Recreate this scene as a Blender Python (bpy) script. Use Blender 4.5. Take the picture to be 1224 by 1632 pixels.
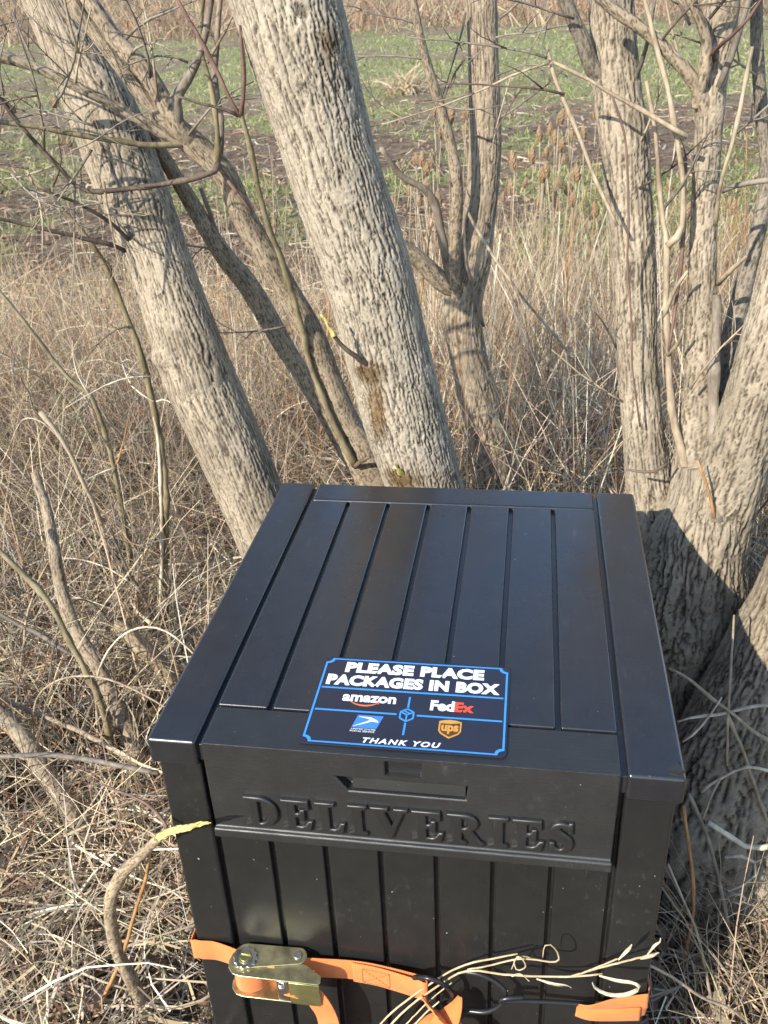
import bpy, bmesh, math, random
import numpy as np
from mathutils import Matrix, Vector

for o in list(bpy.data.objects):
    bpy.data.objects.remove(o)
random.seed(7)
RNG = np.random.default_rng(11)
scene = bpy.context.scene
COL = scene.collection

# ------------------------------------------------------------------ camera
CAM = np.array([0.38982609, -0.6980088, 1.37679834])
ROT = np.array([[0.9883071481975869, -0.036122409063558285, 0.14813558784099762],
                [0.14711163968851967, 0.4813343132399404, -0.8641038388793271],
                [-0.04008922909845135, 0.8757924699729267, 0.481020169274649]])
FPX = 1467.4165
cam_data = bpy.data.cameras.new('camera')
cam = bpy.data.objects.new('camera', cam_data)
COL.objects.link(cam)
cam.matrix_world = Matrix([list(ROT[i]) + [CAM[i]] for i in range(3)] + [[0, 0, 0, 1]])
cam_data.sensor_width = 36.0
cam_data.sensor_fit = 'AUTO'
cam_data.lens = FPX / 1632 * 36.0
cam_data.clip_start = 0.05
cam_data.clip_end = 2000
cam_data.dof.use_dof = True
cam_data.dof.focus_distance = 1.3
cam_data.dof.aperture_fstop = 14
scene.camera = cam

# ------------------------------------------------------------------ sky, sun, exposure
SUN_AZ = math.radians(32)        # light travels towards +x and +y, this far from +y
SUN_EL = math.radians(31)
world = bpy.data.worlds.new('World')
scene.world = world
world.use_nodes = True
wn = world.node_tree.nodes
wl = world.node_tree.links
sky = wn.new('ShaderNodeTexSky')
sky.sky_type = 'NISHITA'
sky.sun_disc = False
sky.sun_elevation = SUN_EL
sky.sun_rotation = SUN_AZ + math.pi
sky.air_density = 1.0
sky.dust_density = 0.25
sky.ozone_density = 1.6
bg = wn['Background']
bg.inputs['Strength'].default_value = 0.15
wl.new(sky.outputs['Color'], bg.inputs['Color'])
sun_data = bpy.data.lights.new('sun', 'SUN')
sun_data.energy = 3.8
sun_data.angle = math.radians(0.55)
sun_data.color = (1.0, 0.925, 0.79)
sun = bpy.data.objects.new('sun', sun_data)
COL.objects.link(sun)
sd = Vector((math.sin(SUN_AZ) * math.cos(SUN_EL), math.cos(SUN_AZ) * math.cos(SUN_EL), -math.sin(SUN_EL)))
sun.rotation_euler = sd.to_track_quat('-Z', 'Y').to_euler()
sun.location = (-3, -3, 5)
scene.view_settings.view_transform = 'Standard'
scene.view_settings.look = 'None'
scene.view_settings.gamma = 1.0
scene.view_settings.use_curve_mapping = False
scene.view_settings.exposure = 1.12
scene.render.engine = 'CYCLES'
scene.cycles.max_bounces = 6
scene.cycles.diffuse_bounces = 3
scene.cycles.glossy_bounces = 3
scene.cycles.transmission_bounces = 2
scene.cycles.use_denoising = True

# ------------------------------------------------------------------ helpers
def ray(x, y):
    return ROT @ np.array([(x - 612) / FPX, (816 - y) / FPX, -1.0])

def PY(x, y, Y):
    """world point seen at photo pixel (x, y) on the vertical plane at distance Y"""
    d = ray(x, y)
    return CAM + d * (Y - CAM[1]) / d[1]

def PZ(x, y, Z=0.0):
    d = ray(x, y)
    return CAM + d * (Z - CAM[2]) / d[2]

def depth(p):
    return -((np.asarray(p) - CAM) @ ROT)[2]

BASE = {}

def thing(name, label, cat, loc=(0, 0, 0), group=None):
    o = bpy.data.objects.new(name, None)
    o.empty_display_size = 0.05
    o.location = loc
    COL.objects.link(o)
    o['label'] = label
    o['category'] = cat
    if group:
        o['group'] = group
    BASE[o.name] = np.array(loc, float)
    return o

def tag(o, label, cat, group=None):
    o['label'] = label
    o['category'] = cat
    if group:
        o['group'] = group
    return o

def mesh_from(name, V, F, smooth=True):
    V = np.asarray(V, float)
    me = bpy.data.meshes.new(name)
    if isinstance(F, np.ndarray):
        k = F.shape[1]
        me.vertices.add(len(V))
        me.vertices.foreach_set('co', V.astype(np.float32).ravel())
        me.loops.add(F.size)
        me.loops.foreach_set('vertex_index', F.astype(np.int32).ravel())
        me.polygons.add(len(F))
        me.polygons.foreach_set('loop_start', np.arange(0, F.size, k, dtype=np.int32))
        me.update(calc_edges=True)
    else:
        me.from_pydata([tuple(v) for v in V], [], [tuple(f) for f in F])
        me.update()
    me.polygons.foreach_set('use_smooth', np.full(len(me.polygons), smooth))
    return me

def add(name, V, F, mat, parent=None, smooth=True, attrs=None, cols=None):
    """one mesh object; V in world coordinates, origin at the parent's base (or the first vertex)"""
    V = np.asarray(V, float)
    if parent is not None:
        b = BASE[parent.name]
    else:
        b = np.array([V[:, 0].mean(), V[:, 1].mean(), V[:, 2].min()])
    me = mesh_from(name, V - b, F, smooth)
    if attrs:
        for k, a in attrs.items():
            at = me.attributes.new(k, 'FLOAT', 'POINT')
            at.data.foreach_set('value', np.asarray(a, np.float32))
    if cols is not None:
        at = me.attributes.new('Col', 'FLOAT_COLOR', 'POINT')
        c4 = np.ones((len(V), 4), np.float32)
        c4[:, :3] = cols
        at.data.foreach_set('color', c4.ravel())
    me.materials.append(mat)
    o = bpy.data.objects.new(name, me)
    COL.objects.link(o)
    if parent is None:
        o.location = b
    else:
        o.parent = parent
    BASE[o.name] = b
    return o

def merge(parts):
    Vs, Fs, n = [], [], 0
    for V, F in parts:
        Vs.append(np.asarray(V, float))
        if isinstance(F, np.ndarray):
            Fs += [tuple(int(i) + n for i in f) for f in F]
        else:
            Fs += [tuple(i + n for i in f) for f in F]
        n += len(V)
    return np.concatenate(Vs), Fs

def bevel_box(x0, x1, y0, y1, z0, z1, bev=0.002, seg=2):
    bm = bmesh.new()
    bmesh.ops.create_cube(bm, size=1.0)
    for v in bm.verts:
        v.co = Vector(((x0 + x1) / 2 + v.co.x * (x1 - x0), (y0 + y1) / 2 + v.co.y * (y1 - y0), (z0 + z1) / 2 + v.co.z * (z1 - z0)))
    if bev > 0:
        bmesh.ops.bevel(bm, geom=list(bm.edges), offset=bev, segments=seg, affect='EDGES', profile=0.5)
    V = np.array([v.co[:] for v in bm.verts])
    F = [tuple(v.index for v in f.verts) for f in bm.faces]
    bm.free()
    return V, F

def sharp(o, deg=35):
    """flat-looking faces with smooth rounded edges"""
    me = o.data
    try:
        me.set_sharp_from_angle(angle=math.radians(deg))
    except Exception:
        pass
    return o

def wnormal(o):
    m = o.modifiers.new('wn', 'WEIGHTED_NORMAL')
    m.keep_sharp = True
    m.weight = 100
    return o

def prism(poly, axis, a0, a1):
    """extrude a closed 2-D polygon; axis 'z': poly=(x,y), 'x': poly=(y,z), 'y': poly=(x,z)"""
    n = len(poly)
    V = []
    for a in (a0, a1):
        for p in poly:
            V.append({'z': (p[0], p[1], a), 'x': (a, p[0], p[1]), 'y': (p[0], a, p[1])}[axis])
    F = [tuple(range(n))[::-1], tuple(range(n, 2 * n))]
    for i in range(n):
        j = (i + 1) % n
        F.append((i, j, n + j, n + i))
    return np.array(V), F

def apply_mods(o):
    dg = bpy.context.evaluated_depsgraph_get()
    dg.update()
    me = bpy.data.meshes.new_from_object(o.evaluated_get(dg))
    o.modifiers.clear()
    o.data = me
    return o

def spline(pts, n):
    """Catmull-Rom through rows of pts (any number of columns), n samples even in arc length"""
    pts = np.asarray(pts, float)
    if len(pts) == 2:
        t = np.linspace(0, 1, n)[:, None]
        return pts[0] * (1 - t) + pts[1] * t
    ext = np.vstack([2 * pts[0] - pts[1], pts, 2 * pts[-1] - pts[-2]])
    out = []
    for i in range(len(pts) - 1):
        p0, p1, p2, p3 = ext[i:i + 4]
        t = np.linspace(0, 1, 24, endpoint=False)[:, None]
        out.append(0.5 * (2 * p1 + (p2 - p0) * t + (2 * p0 - 5 * p1 + 4 * p2 - p3) * t ** 2 + (3 * p1 - p0 - 3 * p2 + p3) * t ** 3))
    out = np.vstack(out + [pts[-1:]])
    d = np.r_[0, np.cumsum(np.linalg.norm(np.diff(out[:, :3], axis=0), axis=1))]
    s = np.linspace(0, d[-1], n)
    return np.stack([np.interp(s, d, out[:, k]) for k in range(out.shape[1])], 1)

def frames(P):
    T = np.gradient(P, axis=0)
    T /= np.linalg.norm(T, axis=1)[:, None] + 1e-12
    a = np.array([0, 0, 1.0]) if abs(T[0][2]) < 0.9 else np.array([1.0, 0, 0])
    N = np.cross(T[0], a)
    N /= np.linalg.norm(N)
    Ns = [N]
    for i in range(1, len(P)):
        N = N - T[i] * np.dot(N, T[i])
        N /= np.linalg.norm(N) + 1e-12
        Ns.append(N)
    Ns = np.array(Ns)
    return T, Ns, np.cross(T, Ns)

def ring_faces(nr, nu):
    i = np.arange(nr - 1)[:, None]
    j = np.arange(nu)[None, :]
    a = i * nu + j
    b = i * nu + (j + 1) % nu
    return np.stack([a, b, b + nu, a + nu], -1).reshape(-1, 4)

def tube(P, r, nu=7, seed=0, rough=0.0):
    P = np.asarray(P, float)
    r = np.broadcast_to(np.asarray(r, float), (len(P),)).copy()
    T, N, B = frames(P)
    th = np.linspace(0, 2 * np.pi, nu, endpoint=False)
    rr = np.repeat(r[:, None], nu, 1)
    if rough > 0:
        g = np.random.default_rng(seed)
        rr *= 1 + rough * g.normal(size=rr.shape) * 0.5 + rough * np.interp(np.arange(len(P)), np.arange(0, len(P) + 3, 3), g.normal(size=len(np.arange(0, len(P) + 3, 3))))[:, None]
    V = P[:, None, :] + rr[..., None] * (np.cos(th)[None, :, None] * N[:, None, :] + np.sin(th)[None, :, None] * B[:, None, :])
    F = [tuple(f) for f in ring_faces(len(P), nu).tolist()]
    m = (len(P) - 1) * nu
    F += [tuple(range(nu))[::-1], tuple(range(m, m + nu))]
    return V.reshape(-1, 3), F

# ---- lattice noise
def h2(x, y, seed):
    with np.errstate(over='ignore'):
        x = x.astype(np.int64).astype(np.uint32)
        y = y.astype(np.int64).astype(np.uint32)
        h = x * np.uint32(374761393) + y * np.uint32(668265263) + np.uint32((seed * 974711 + 12345) & 0xffffffff)
        h = (h ^ (h >> np.uint32(13))) * np.uint32(1274126177)
        h = (h ^ (h >> np.uint32(15))) * np.uint32(2246822519)
        h = h ^ (h >> np.uint32(16))
    return (h & np.uint32(0xffff)).astype(float) / 65535.0

def vnoise(x, y, seed=0, per=None):
    ix, iy = np.floor(x), np.floor(y)
    fx, fy = x - ix, y - iy
    fx = fx * fx * (3 - 2 * fx)
    fy = fy * fy * (3 - 2 * fy)
    w = (lambda a: np.mod(a, per)) if per else (lambda a: a)
    a = h2(w(ix), iy, seed)
    b = h2(w(ix + 1), iy, seed)
    c = h2(w(ix), iy + 1, seed)
    d = h2(w(ix + 1), iy + 1, seed)
    return (a * (1 - fx) + b * fx) * (1 - fy) + (c * (1 - fx) + d * fx) * fy

def fbm(x, y, seed=0, octv=4):
    s, a, t = 0, 0.5, 0
    for k in range(octv):
        s = s + a * vnoise(x * 2 ** k, y * 2 ** k, seed + k * 17)
        t += a
        a *= 0.55
    return s / t

def worley(u, v, n, seed, ku, kv):
    iu, iv = np.floor(u), np.floor(v)
    f1 = np.full(u.shape, 9.0)
    f2 = np.full(u.shape, 9.0)
    for di in (-1, 0, 1):
        for dj in (-1, 0, 1):
            cu, cv = iu + di, iv + dj
            pu = cu + 0.1 + 0.8 * h2(np.mod(cu, n), cv, seed + 21)
            pv = cv + 0.05 + 0.9 * h2(np.mod(cu, n), cv, seed + 22)
            d = np.sqrt((u - pu) ** 2 * ku + (v - pv) ** 2 * kv)
            f2 = np.where(d < f1, f1, np.minimum(f2, d))
            f1 = np.minimum(f1, d)
    return f2 - f1

def bark_field(a, s, circ, seed, cw, cl):
    """a: 0..1 round the stem, s: metres along; long braided ridges between narrow furrows, checked across"""
    n = max(6, int(round(circ / cw)))
    h = max(3, n // 2)
    w0 = vnoise(a * h, s / (cl * 0.9), seed + 3, per=h) - 0.5
    w1 = vnoise(a * n, s / (cl * 0.30), seed + 5, per=n) - 0.5
    w2 = vnoise(a * n * 3, s / (cl * 0.07), seed + 6, per=n * 3) - 0.5
    w3 = vnoise(a * h, s / (cl * 0.9), seed + 7, per=h) - 0.5
    w4 = vnoise(a * n, s / (cl * 0.30), seed + 8, per=n) - 0.5
    def furrow(u, wid, sd, keep):
        f = np.abs(u - np.floor(u) - 0.5)
        k = np.mod(np.floor(u + 0.0), n)
        gate = vnoise(k * 1.0, s / (cl * 0.55), sd, per=n)
        wd = wid * np.clip((gate - keep) * 3.2, 0.0, 1.25)
        return np.clip(1 - f / np.maximum(wd, 1e-3), 0, 1) ** 0.8 * (wd > 0.05)
    fa = furrow(a * n + 1.5 * w0 + 0.7 * w1 + 0.28 * w2, 0.20, seed + 11, 0.22)
    fb = furrow(a * n + 0.5 + 2.2 * w3 - 0.8 * w4 + 0.28 * w2, 0.17, seed + 13, 0.42)
    e2 = worley(a * n + 0.5 * w1, s / (cl * 0.17), n, seed + 60, 0.5, 1.0)
    chk = np.clip(1 - e2 / 0.09, 0, 1) * np.clip((vnoise(a * n, s / (cl * 0.4), seed + 15, per=n) - 0.35) * 3, 0, 1)
    fur = np.maximum(np.maximum(fa, fb), 0.6 * chk)
    ridge = 1 - fur
    m = n * 5
    fine = vnoise(a * m, s / (cw * 0.35), seed + 31, per=m)
    m2 = n * 2
    mid = vnoise(a * m2, s / (cw * 1.6), seed + 37, per=m2)
    return ridge, fine, mid

# ------------------------------------------------------------------ materials
def new_mat(name):
    m = bpy.data.materials.new(name)
    m.use_nodes = True
    nt = m.node_tree
    return m, nt.nodes, nt.links, nt.nodes['Principled BSDF']

def ramp(nd, stops):
    r = nd.new('ShaderNodeValToRGB')
    els = r.color_ramp.elements
    while len(els) < len(stops):
        els.new(0.5)
    for e, (p, c) in zip(els, stops):
        e.position = p
        e.color = (*c, 1)
    return r

def noise(nd, lk, scale, detail=3, vec=None, rough=0.55):
    t = nd.new('ShaderNodeTexNoise')
    t.inputs['Scale'].default_value = scale
    t.inputs['Detail'].default_value = detail
    t.inputs['Roughness'].default_value = rough
    if vec is not None:
        lk.new(vec, t.inputs['Vector'])
    return t

def mapped(nd, lk, scale):
    tc = nd.new('ShaderNodeTexCoord')
    mp = nd.new('ShaderNodeMapping')
    mp.inputs['Scale'].default_value = scale
    lk.new(tc.outputs['Object'], mp.inputs['Vector'])
    return mp.outputs['Vector']

def bump(nd, lk, height, strength, dist, normal_in=None):
    b = nd.new('ShaderNodeBump')
    b.inputs['Strength'].default_value = strength
    b.inputs['Distance'].default_value = dist
    lk.new(height, b.inputs['Height'])
    if normal_in is not None:
        lk.new(normal_in, b.inputs['Normal'])
    return b.outputs['Normal']

def mat_plastic(name, base=0.022, rough=0.36, grain=0.25, spec=0.5, blue=1.0, gvec=(900, 26, 26)):
    m, nd, lk, p = new_mat(name)
    v = mapped(nd, lk, gvec)
    g = noise(nd, lk, 1.0, 4, v)
    v2 = mapped(nd, lk, (1, 1, 1))
    big = noise(nd, lk, 9.0, 4, v2)
    dust = noise(nd, lk, 34.0, 6, v2, 0.7)
    # scuffs: thin pale rubs with their own shape
    vs = mapped(nd, lk, (60, 14, 30))
    sc = noise(nd, lk, 2.2, 5, vs, 0.6)
    rs = ramp(nd, [(0.0, (0, 0, 0)), (0.58, (0, 0, 0)), (0.80, (1, 1, 1))])
    lk.new(sc.outputs['Fac'], rs.inputs['Fac'])
    gate = ramp(nd, [(0.0, (0, 0, 0)), (0.50, (0, 0, 0)), (0.66, (1, 1, 1))])
    lk.new(big.outputs['Fac'], gate.inputs['Fac'])
    mul = nd.new('ShaderNodeMath')
    mul.operation = 'MULTIPLY'
    lk.new(rs.outputs['Color'], mul.inputs[0])
    lk.new(gate.outputs['Color'], mul.inputs[1])
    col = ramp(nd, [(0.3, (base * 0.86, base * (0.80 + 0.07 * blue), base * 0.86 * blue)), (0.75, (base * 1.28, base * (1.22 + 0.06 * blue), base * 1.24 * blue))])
    lk.new(dust.outputs['Fac'], col.inputs['Fac'])
    mix = nd.new('ShaderNodeMixRGB')
    lk.new(mul.outputs[0], mix.inputs['Fac'])
    lk.new(col.outputs['Color'], mix.inputs['Color1'])
    mix.inputs['Color2'].default_value = (0.055, 0.053, 0.05, 1)
    spk = noise(nd, lk, 210.0, 2, v2, 0.5)
    rk = ramp(nd, [(0.0, (0, 0, 0)), (0.755, (0, 0, 0)), (0.79, (1, 1, 1))])
    lk.new(spk.outputs['Fac'], rk.inputs['Fac'])
    mixk = nd.new('ShaderNodeMixRGB')
    lk.new(rk.outputs['Color'], mixk.inputs['Fac'])
    lk.new(mix.outputs['Color'], mixk.inputs['Color1'])
    mixk.inputs['Color2'].default_value = (0.32, 0.30, 0.27, 1)
    lk.new(mixk.outputs['Color'], p.inputs['Base Color'])
    rr = nd.new('ShaderNodeMapRange')
    rr.inputs['From Min'].default_value = 0.3
    rr.inputs['From Max'].default_value = 0.7
    rr.inputs['To Min'].default_value = rough - 0.06
    rr.inputs['To Max'].default_value = rough + 0.09
    lk.new(big.outputs['Fac'], rr.inputs['Value'])
    lk.new(rr.outputs['Result'], p.inputs['Roughness'])
    peb = noise(nd, lk, 900.0, 2, v2)
    n1 = bump(nd, lk, g.outputs['Fac'], grain, 0.0006)
    n2 = bump(nd, lk, peb.outputs['Fac'], grain * 0.5, 0.0003, n1)
    lk.new(n2, p.inputs['Normal'])
    p.inputs['Specular IOR Level'].default_value = spec
    return m

M_lid = mat_plastic('black_resin_lid_sky_tint', 0.014, 0.26, 0.10, 0.85, 1.2)  # same black resin; bluish base colour paints in the sky's reflection
M_face = mat_plastic('black_resin_face', 0.016, 0.42, 0.6, 0.7, gvec=(45, 500, 700))
M_letter = mat_plastic('black_resin_letter', 0.013, 0.42, 0.06, 0.7)
M_body = mat_plastic('black_resin_body', 0.013, 0.31, 0.12, 0.6)

def mat_plain(name, col, rough=0.5, metal=0.0, var=0.0, scale=60.0, bmp=0.0, spec=0.5):
    m, nd, lk, p = new_mat(name)
    p.inputs['Base Color'].default_value = (*col, 1)
    p.inputs['Roughness'].default_value = rough
    p.inputs['Metallic'].default_value = metal
    p.inputs['Specular IOR Level'].default_value = spec
    if var > 0 or bmp > 0:
        v = mapped(nd, lk, (1, 1, 1))
        t = noise(nd, lk, scale, 4, v)
        if var > 0:
            r = ramp(nd, [(0.3, tuple(c * (1 - var) for c in col)), (0.7, tuple(min(1, c * (1 + var)) for c in col))])
            lk.new(t.outputs['Fac'], r.inputs['Fac'])
            lk.new(r.outputs['Color'], p.inputs['Base Color'])
        if bmp > 0:
            lk.new(bump(nd, lk, t.outputs['Fac'], bmp, 0.002), p.inputs['Normal'])
    return m

def mat_webbing():
    m, nd, lk, p = new_mat('orange_webbing')
    v = mapped(nd, lk, (1, 1, 1))
    w = nd.new('ShaderNodeTexWave')
    w.wave_type = 'BANDS'
    w.bands_direction = 'DIAGONAL'
    w.inputs['Scale'].default_value = 260
    w.inputs['Distortion'].default_value = 0.6
    lk.new(v, w.inputs['Vector'])
    t = noise(nd, lk, 40, 4, v)
    r = ramp(nd, [(0.3, (0.77, 0.20, 0.042)), (0.7, (0.86, 0.25, 0.06))])
    lk.new(t.outputs['Fac'], r.inputs['Fac'])
    lk.new(r.outputs['Color'], p.inputs['Base Color'])
    p.inputs['Roughness'].default_value = 0.55
    p.inputs['Sheen Weight'].default_value = 0.1
    lk.new(bump(nd, lk, w.outputs['Fac'], 0.7, 0.0012), p.inputs['Normal'])
    return m

def mat_bark(name, ridge, furrow, tone=0.25, moss=0.0, bstr=0.5):
    m, nd, lk, p = new_mat(name)
    at = nd.new('ShaderNodeAttribute')
    at.attribute_name = 'hgt'
    v = mapped(nd, lk, (1, 1, 1))
    fine = noise(nd, lk, 260, 5, v, 0.7)
    big = noise(nd, lk, 9, 6, v, 0.65)
    ad = nd.new('ShaderNodeMath')
    ad.operation = 'MULTIPLY_ADD'
    lk.new(fine.outputs['Fac'], ad.inputs[0])
    ad.inputs[1].default_value = 0.7
    ad.inputs[2].default_value = -0.36
    ad2 = nd.new('ShaderNodeMath')
    lk.new(at.outputs['Fac'], ad2.inputs[0])
    lk.new(ad.outputs[0], ad2.inputs[1])
    mid = tuple((a + b) / 2 for a, b in zip(ridge, furrow))
    hi = tuple(min(0.75, a * 1.45) for a in ridge)
    r = ramp(nd, [(0.10, furrow), (0.42, mid), (0.70, ridge), (1.0, hi)])
    lk.new(ad2.outputs[0], r.inputs['Fac'])
    tn = ramp(nd, [(0.3, (1 - tone, 1 - tone * 1.05, 1 - tone * 1.15)), (0.7, (1.08, 1.06, 1.02))])
    lk.new(big.outputs['Fac'], tn.inputs['Fac'])
    mx = nd.new('ShaderNodeMixRGB')
    mx.blend_type = 'MULTIPLY'
    mx.inputs['Fac'].default_value = 1.0
    lk.new(r.outputs['Color'], mx.inputs['Color1'])
    lk.new(tn.outputs['Color'], mx.inputs['Color2'])
    outc = mx.outputs['Color']
    if moss > 0:
        st = nd.new('ShaderNodeAttribute')
        st.attribute_name = 'stain'
        mx2 = nd.new('ShaderNodeMixRGB')
        mx2.blend_type = 'MULTIPLY'
        lk.new(st.outputs['Fac'], mx2.inputs['Fac'])
        lk.new(outc, mx2.inputs['Color1'])
        mx2.inputs['Color2'].default_value = (0.36, 0.25, 0.13, 1)
        outc = mx2.outputs['Color']
    lk.new(outc, p.inputs['Base Color'])
    p.inputs['Roughness'].default_value = 0.85
    p.inputs['Specular IOR Level'].default_value = 0.25
    lk.new(bump(nd, lk, fine.outputs['Fac'], bstr, 0.003), p.inputs['Normal'])
    return m

def mat_veg(name, rough=0.85, transl=0.25, var=0.15):
    """dry or green blades: colour of each blade from its own attribute"""
    m, nd, lk, p = new_mat(name)
    at = nd.new('ShaderNodeAttribute')
    at.attribute_name = 'Col'
    lk.new(at.outputs['Color'], p.inputs['Base Color'])
    p.inputs['Roughness'].default_value = rough
    p.inputs['Specular IOR Level'].default_value = 0.12
    if transl > 0:
        t = nd.new('ShaderNodeBsdfTranslucent')
        lk.new(at.outputs['Color'], t.inputs['Color'])
        mx = nd.new('ShaderNodeMixShader')
        mx.inputs['Fac'].default_value = transl
        lk.new(p.outputs[0], mx.inputs[1])
        lk.new(t.outputs[0], mx.inputs[2])
        lk.new(mx.outputs[0], nd['Material Output'].inputs['Surface'])
    return m

def mat_twig(name, c0, c1, scale=90, bmp=0.5):
    m, nd, lk, p = new_mat(name)
    v = mapped(nd, lk, (1, 1, 0.35))
    t = noise(nd, lk, scale, 5, v, 0.65)
    b = noise(nd, lk, 11, 3, mapped(nd, lk, (1, 1, 1)))
    r = ramp(nd, [(0.40, c0), (0.60, c1)])
    ad = nd.new('ShaderNodeMath')
    ad.operation = 'MULTIPLY_ADD'
    lk.new(b.outputs['Fac'], ad.inputs[0])
    ad.inputs[1].default_value = 0.5
    sub = nd.new('ShaderNodeMath')
    sub.operation = 'MULTIPLY_ADD'
    lk.new(t.outputs['Fac'], sub.inputs[0])
    sub.inputs[1].default_value = 0.5
    sub.inputs[2].default_value = 0.0
    lk.new(sub.outputs[0], ad.inputs[2])
    lk.new(ad.outputs[0], r.inputs['Fac'])
    lk.new(r.outputs['Color'], p.inputs['Base Color'])
    p.inputs['Roughness'].default_value = 0.7
    p.inputs['Specular IOR Level'].default_value = 0.3
    lk.new(bump(nd, lk, t.outputs['Fac'], bmp, 0.0025), p.inputs['Normal'])
    return m

M_web = mat_webbing()
M_stitch = mat_plain('stitch_thread', (0.35, 0.16, 0.04), 0.8)
M_zinc = mat_plain('yellow_zinc_steel', (0.50, 0.45, 0.26), 0.30, 0.9, 0.35, 70)
M_zincd = mat_plain('olive_zinc_steel', (0.36, 0.34, 0.15), 0.34, 0.85, 0.25, 45)
M_steel = mat_plain('bright_steel', (0.62, 0.60, 0.56), 0.28, 1.0, 0.12, 90)
M_wire = mat_plain('black_vinyl_wire', (0.015, 0.015, 0.016), 0.30)
M_dark = mat_plain('slot_shade_dark', (0.008, 0.008, 0.008), 0.7)
M_sign = mat_plain('sign_black', (0.018, 0.020, 0.034), 0.30, 0, 0.1, 20)
M_blue = mat_plain('sign_blue', (0.045, 0.26, 0.68), 0.35)
M_white = mat_plain('sign_white', (0.78, 0.80, 0.82), 0.4)
M_orange = mat_plain('sign_orange', (0.62, 0.16, 0.05), 0.4)
M_red = mat_plain('sign_red', (0.72, 0.07, 0.03), 0.4)
M_gold = mat_plain('sign_gold', (0.55, 0.28, 0.05), 0.4)
M_brown = mat_plain('sign_brown', (0.10, 0.035, 0.012), 0.4)
M_logo_blue = mat_plain('logo_blue', (0.05, 0.20, 0.62), 0.4)

M_barkA = mat_bark('pale_furrowed_bark', (0.305, 0.265, 0.212), (0.038, 0.029, 0.022), 0.36, 1.0)
M_barkB = mat_bark('warm_pale_bark', (0.285, 0.240, 0.185), (0.060, 0.045, 0.033), 0.42, 1.0)
M_barkC = mat_bark('brown_grey_bark', (0.285, 0.232, 0.172), (0.08, 0.058, 0.041), 0.4, 1.0)
M_barkD = mat_bark('stool_bark', (0.255, 0.215, 0.165), (0.045, 0.034, 0.026), 0.45, 1.0)
M_barkE = mat_bark('grey_smooth_bark', (0.20, 0.172, 0.14), (0.075, 0.06, 0.047), 0.4, 1.0)
M_barkF = mat_bark('tan_smooth_bark', (0.34, 0.27, 0.185), (0.13, 0.092, 0.06), 0.4, 1.0)
M_grey = mat_twig('grey_twig', (0.10, 0.083, 0.066), (0.25, 0.213, 0.172))
M_stem = mat_twig('smooth_stem', (0.11, 0.088, 0.066), (0.27, 0.222, 0.172), 120, 0.8)
M_tan = mat_twig('tan_cane', (0.19, 0.14, 0.092), (0.41, 0.33, 0.23))
M_pale = mat_twig('pale_cane', (0.34, 0.28, 0.20), (0.64, 0.55, 0.42))
M_olive = mat_twig('olive_shoot', (0.12, 0.094, 0.05), (0.29, 0.24, 0.145))
M_redt = mat_twig('red_twig', (0.095, 0.052, 0.042), (0.21, 0.13, 0.103))
M_orangecane = mat_twig('orange_cane', (0.27, 0.13, 0.05), (0.46, 0.27, 0.12))
M_darktwig = mat_twig('dark_twig', (0.06, 0.042, 0.032), (0.15, 0.11, 0.08))
M_yellow = mat_twig('fresh_cut_wood', (0.30, 0.22, 0.06), (0.62, 0.56, 0.20), 150, 1.0)
M_torn = mat_plain('torn_pale_wood', (0.62, 0.52, 0.38), 0.75, 0, 0.3, 140, 0.6)
M_veg = mat_veg('dry_blade')
M_green = mat_veg('green_blade', 0.6, 0.35)
M_head = mat_plain('teasel_head', (0.22, 0.145, 0.08), 0.85, 0, 0.35, 200, 0.4)

# ------------------------------------------------------------------ ground
def gz(x, y):
    x = np.asarray(x, float)
    y = np.asarray(y, float)
    dip = -0.26 * np.exp(-((y - 4.2) / 1.5) ** 2)
    rise = 0.021 * np.clip(y - 8, 0, 40) + 0.055 * np.clip(y - 48, 0, 200)
    near = 0.03 * (fbm(x * 1.3 + 7, y * 1.3, 3) - 0.5) * 2
    boxm = np.clip(np.hypot(np.clip(np.abs(x - 0.28) - 0.34, 0, 9), np.clip(np.abs(y - 0.3) - 0.36, 0, 9)) / 0.25, 0, 1)
    far = 0.10 * (fbm(x * 0.35, y * 0.35, 5) - 0.5) * np.clip((y - 3) / 4, 0, 1)
    back = 0.0
    return dip + rise + near * boxm + far + back

def greenness(x, y):
    g = fbm(x * 0.75 + 3.1, y * 0.55 + 9, 41, 4)
    g2 = fbm(x * 2.6, y * 2.2, 43, 3)
    a = 0.65 * g + 0.35 * g2
    wob = 5 * (fbm(x * 0.12 + 1, y * 0.12, 77, 3) - 0.5)
    lawn = np.clip((y - 12.5 + wob) / 6, 0, 1) * np.clip((36 + 3 * wob - y) / 10, 0, 1) * (0.5 + 0.5 * np.clip((x + 0.26 * y + 1.5) / 2.5, 0, 1))
    soil = np.exp(-((y - 9.8 + 0.5 * wob) / 2.0) ** 2)
    near = np.clip((y - 4.3) / 1.2, 0, 1)
    thr = 0.488 - 0.14 * lawn + 0.03 * soil - 0.045 * np.exp(-((y - 6.6) / 1.6) ** 2)
    return np.clip((a - thr) / 0.10, 0, 1) * near * np.clip((44 - y) / 8, 0, 1)

def grid_axis(segs):
    out = []
    for a, b, n in segs:
        out += list(np.linspace(a, b, n, endpoint=False))
    return np.array(out + [segs[-1][1]])

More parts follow.
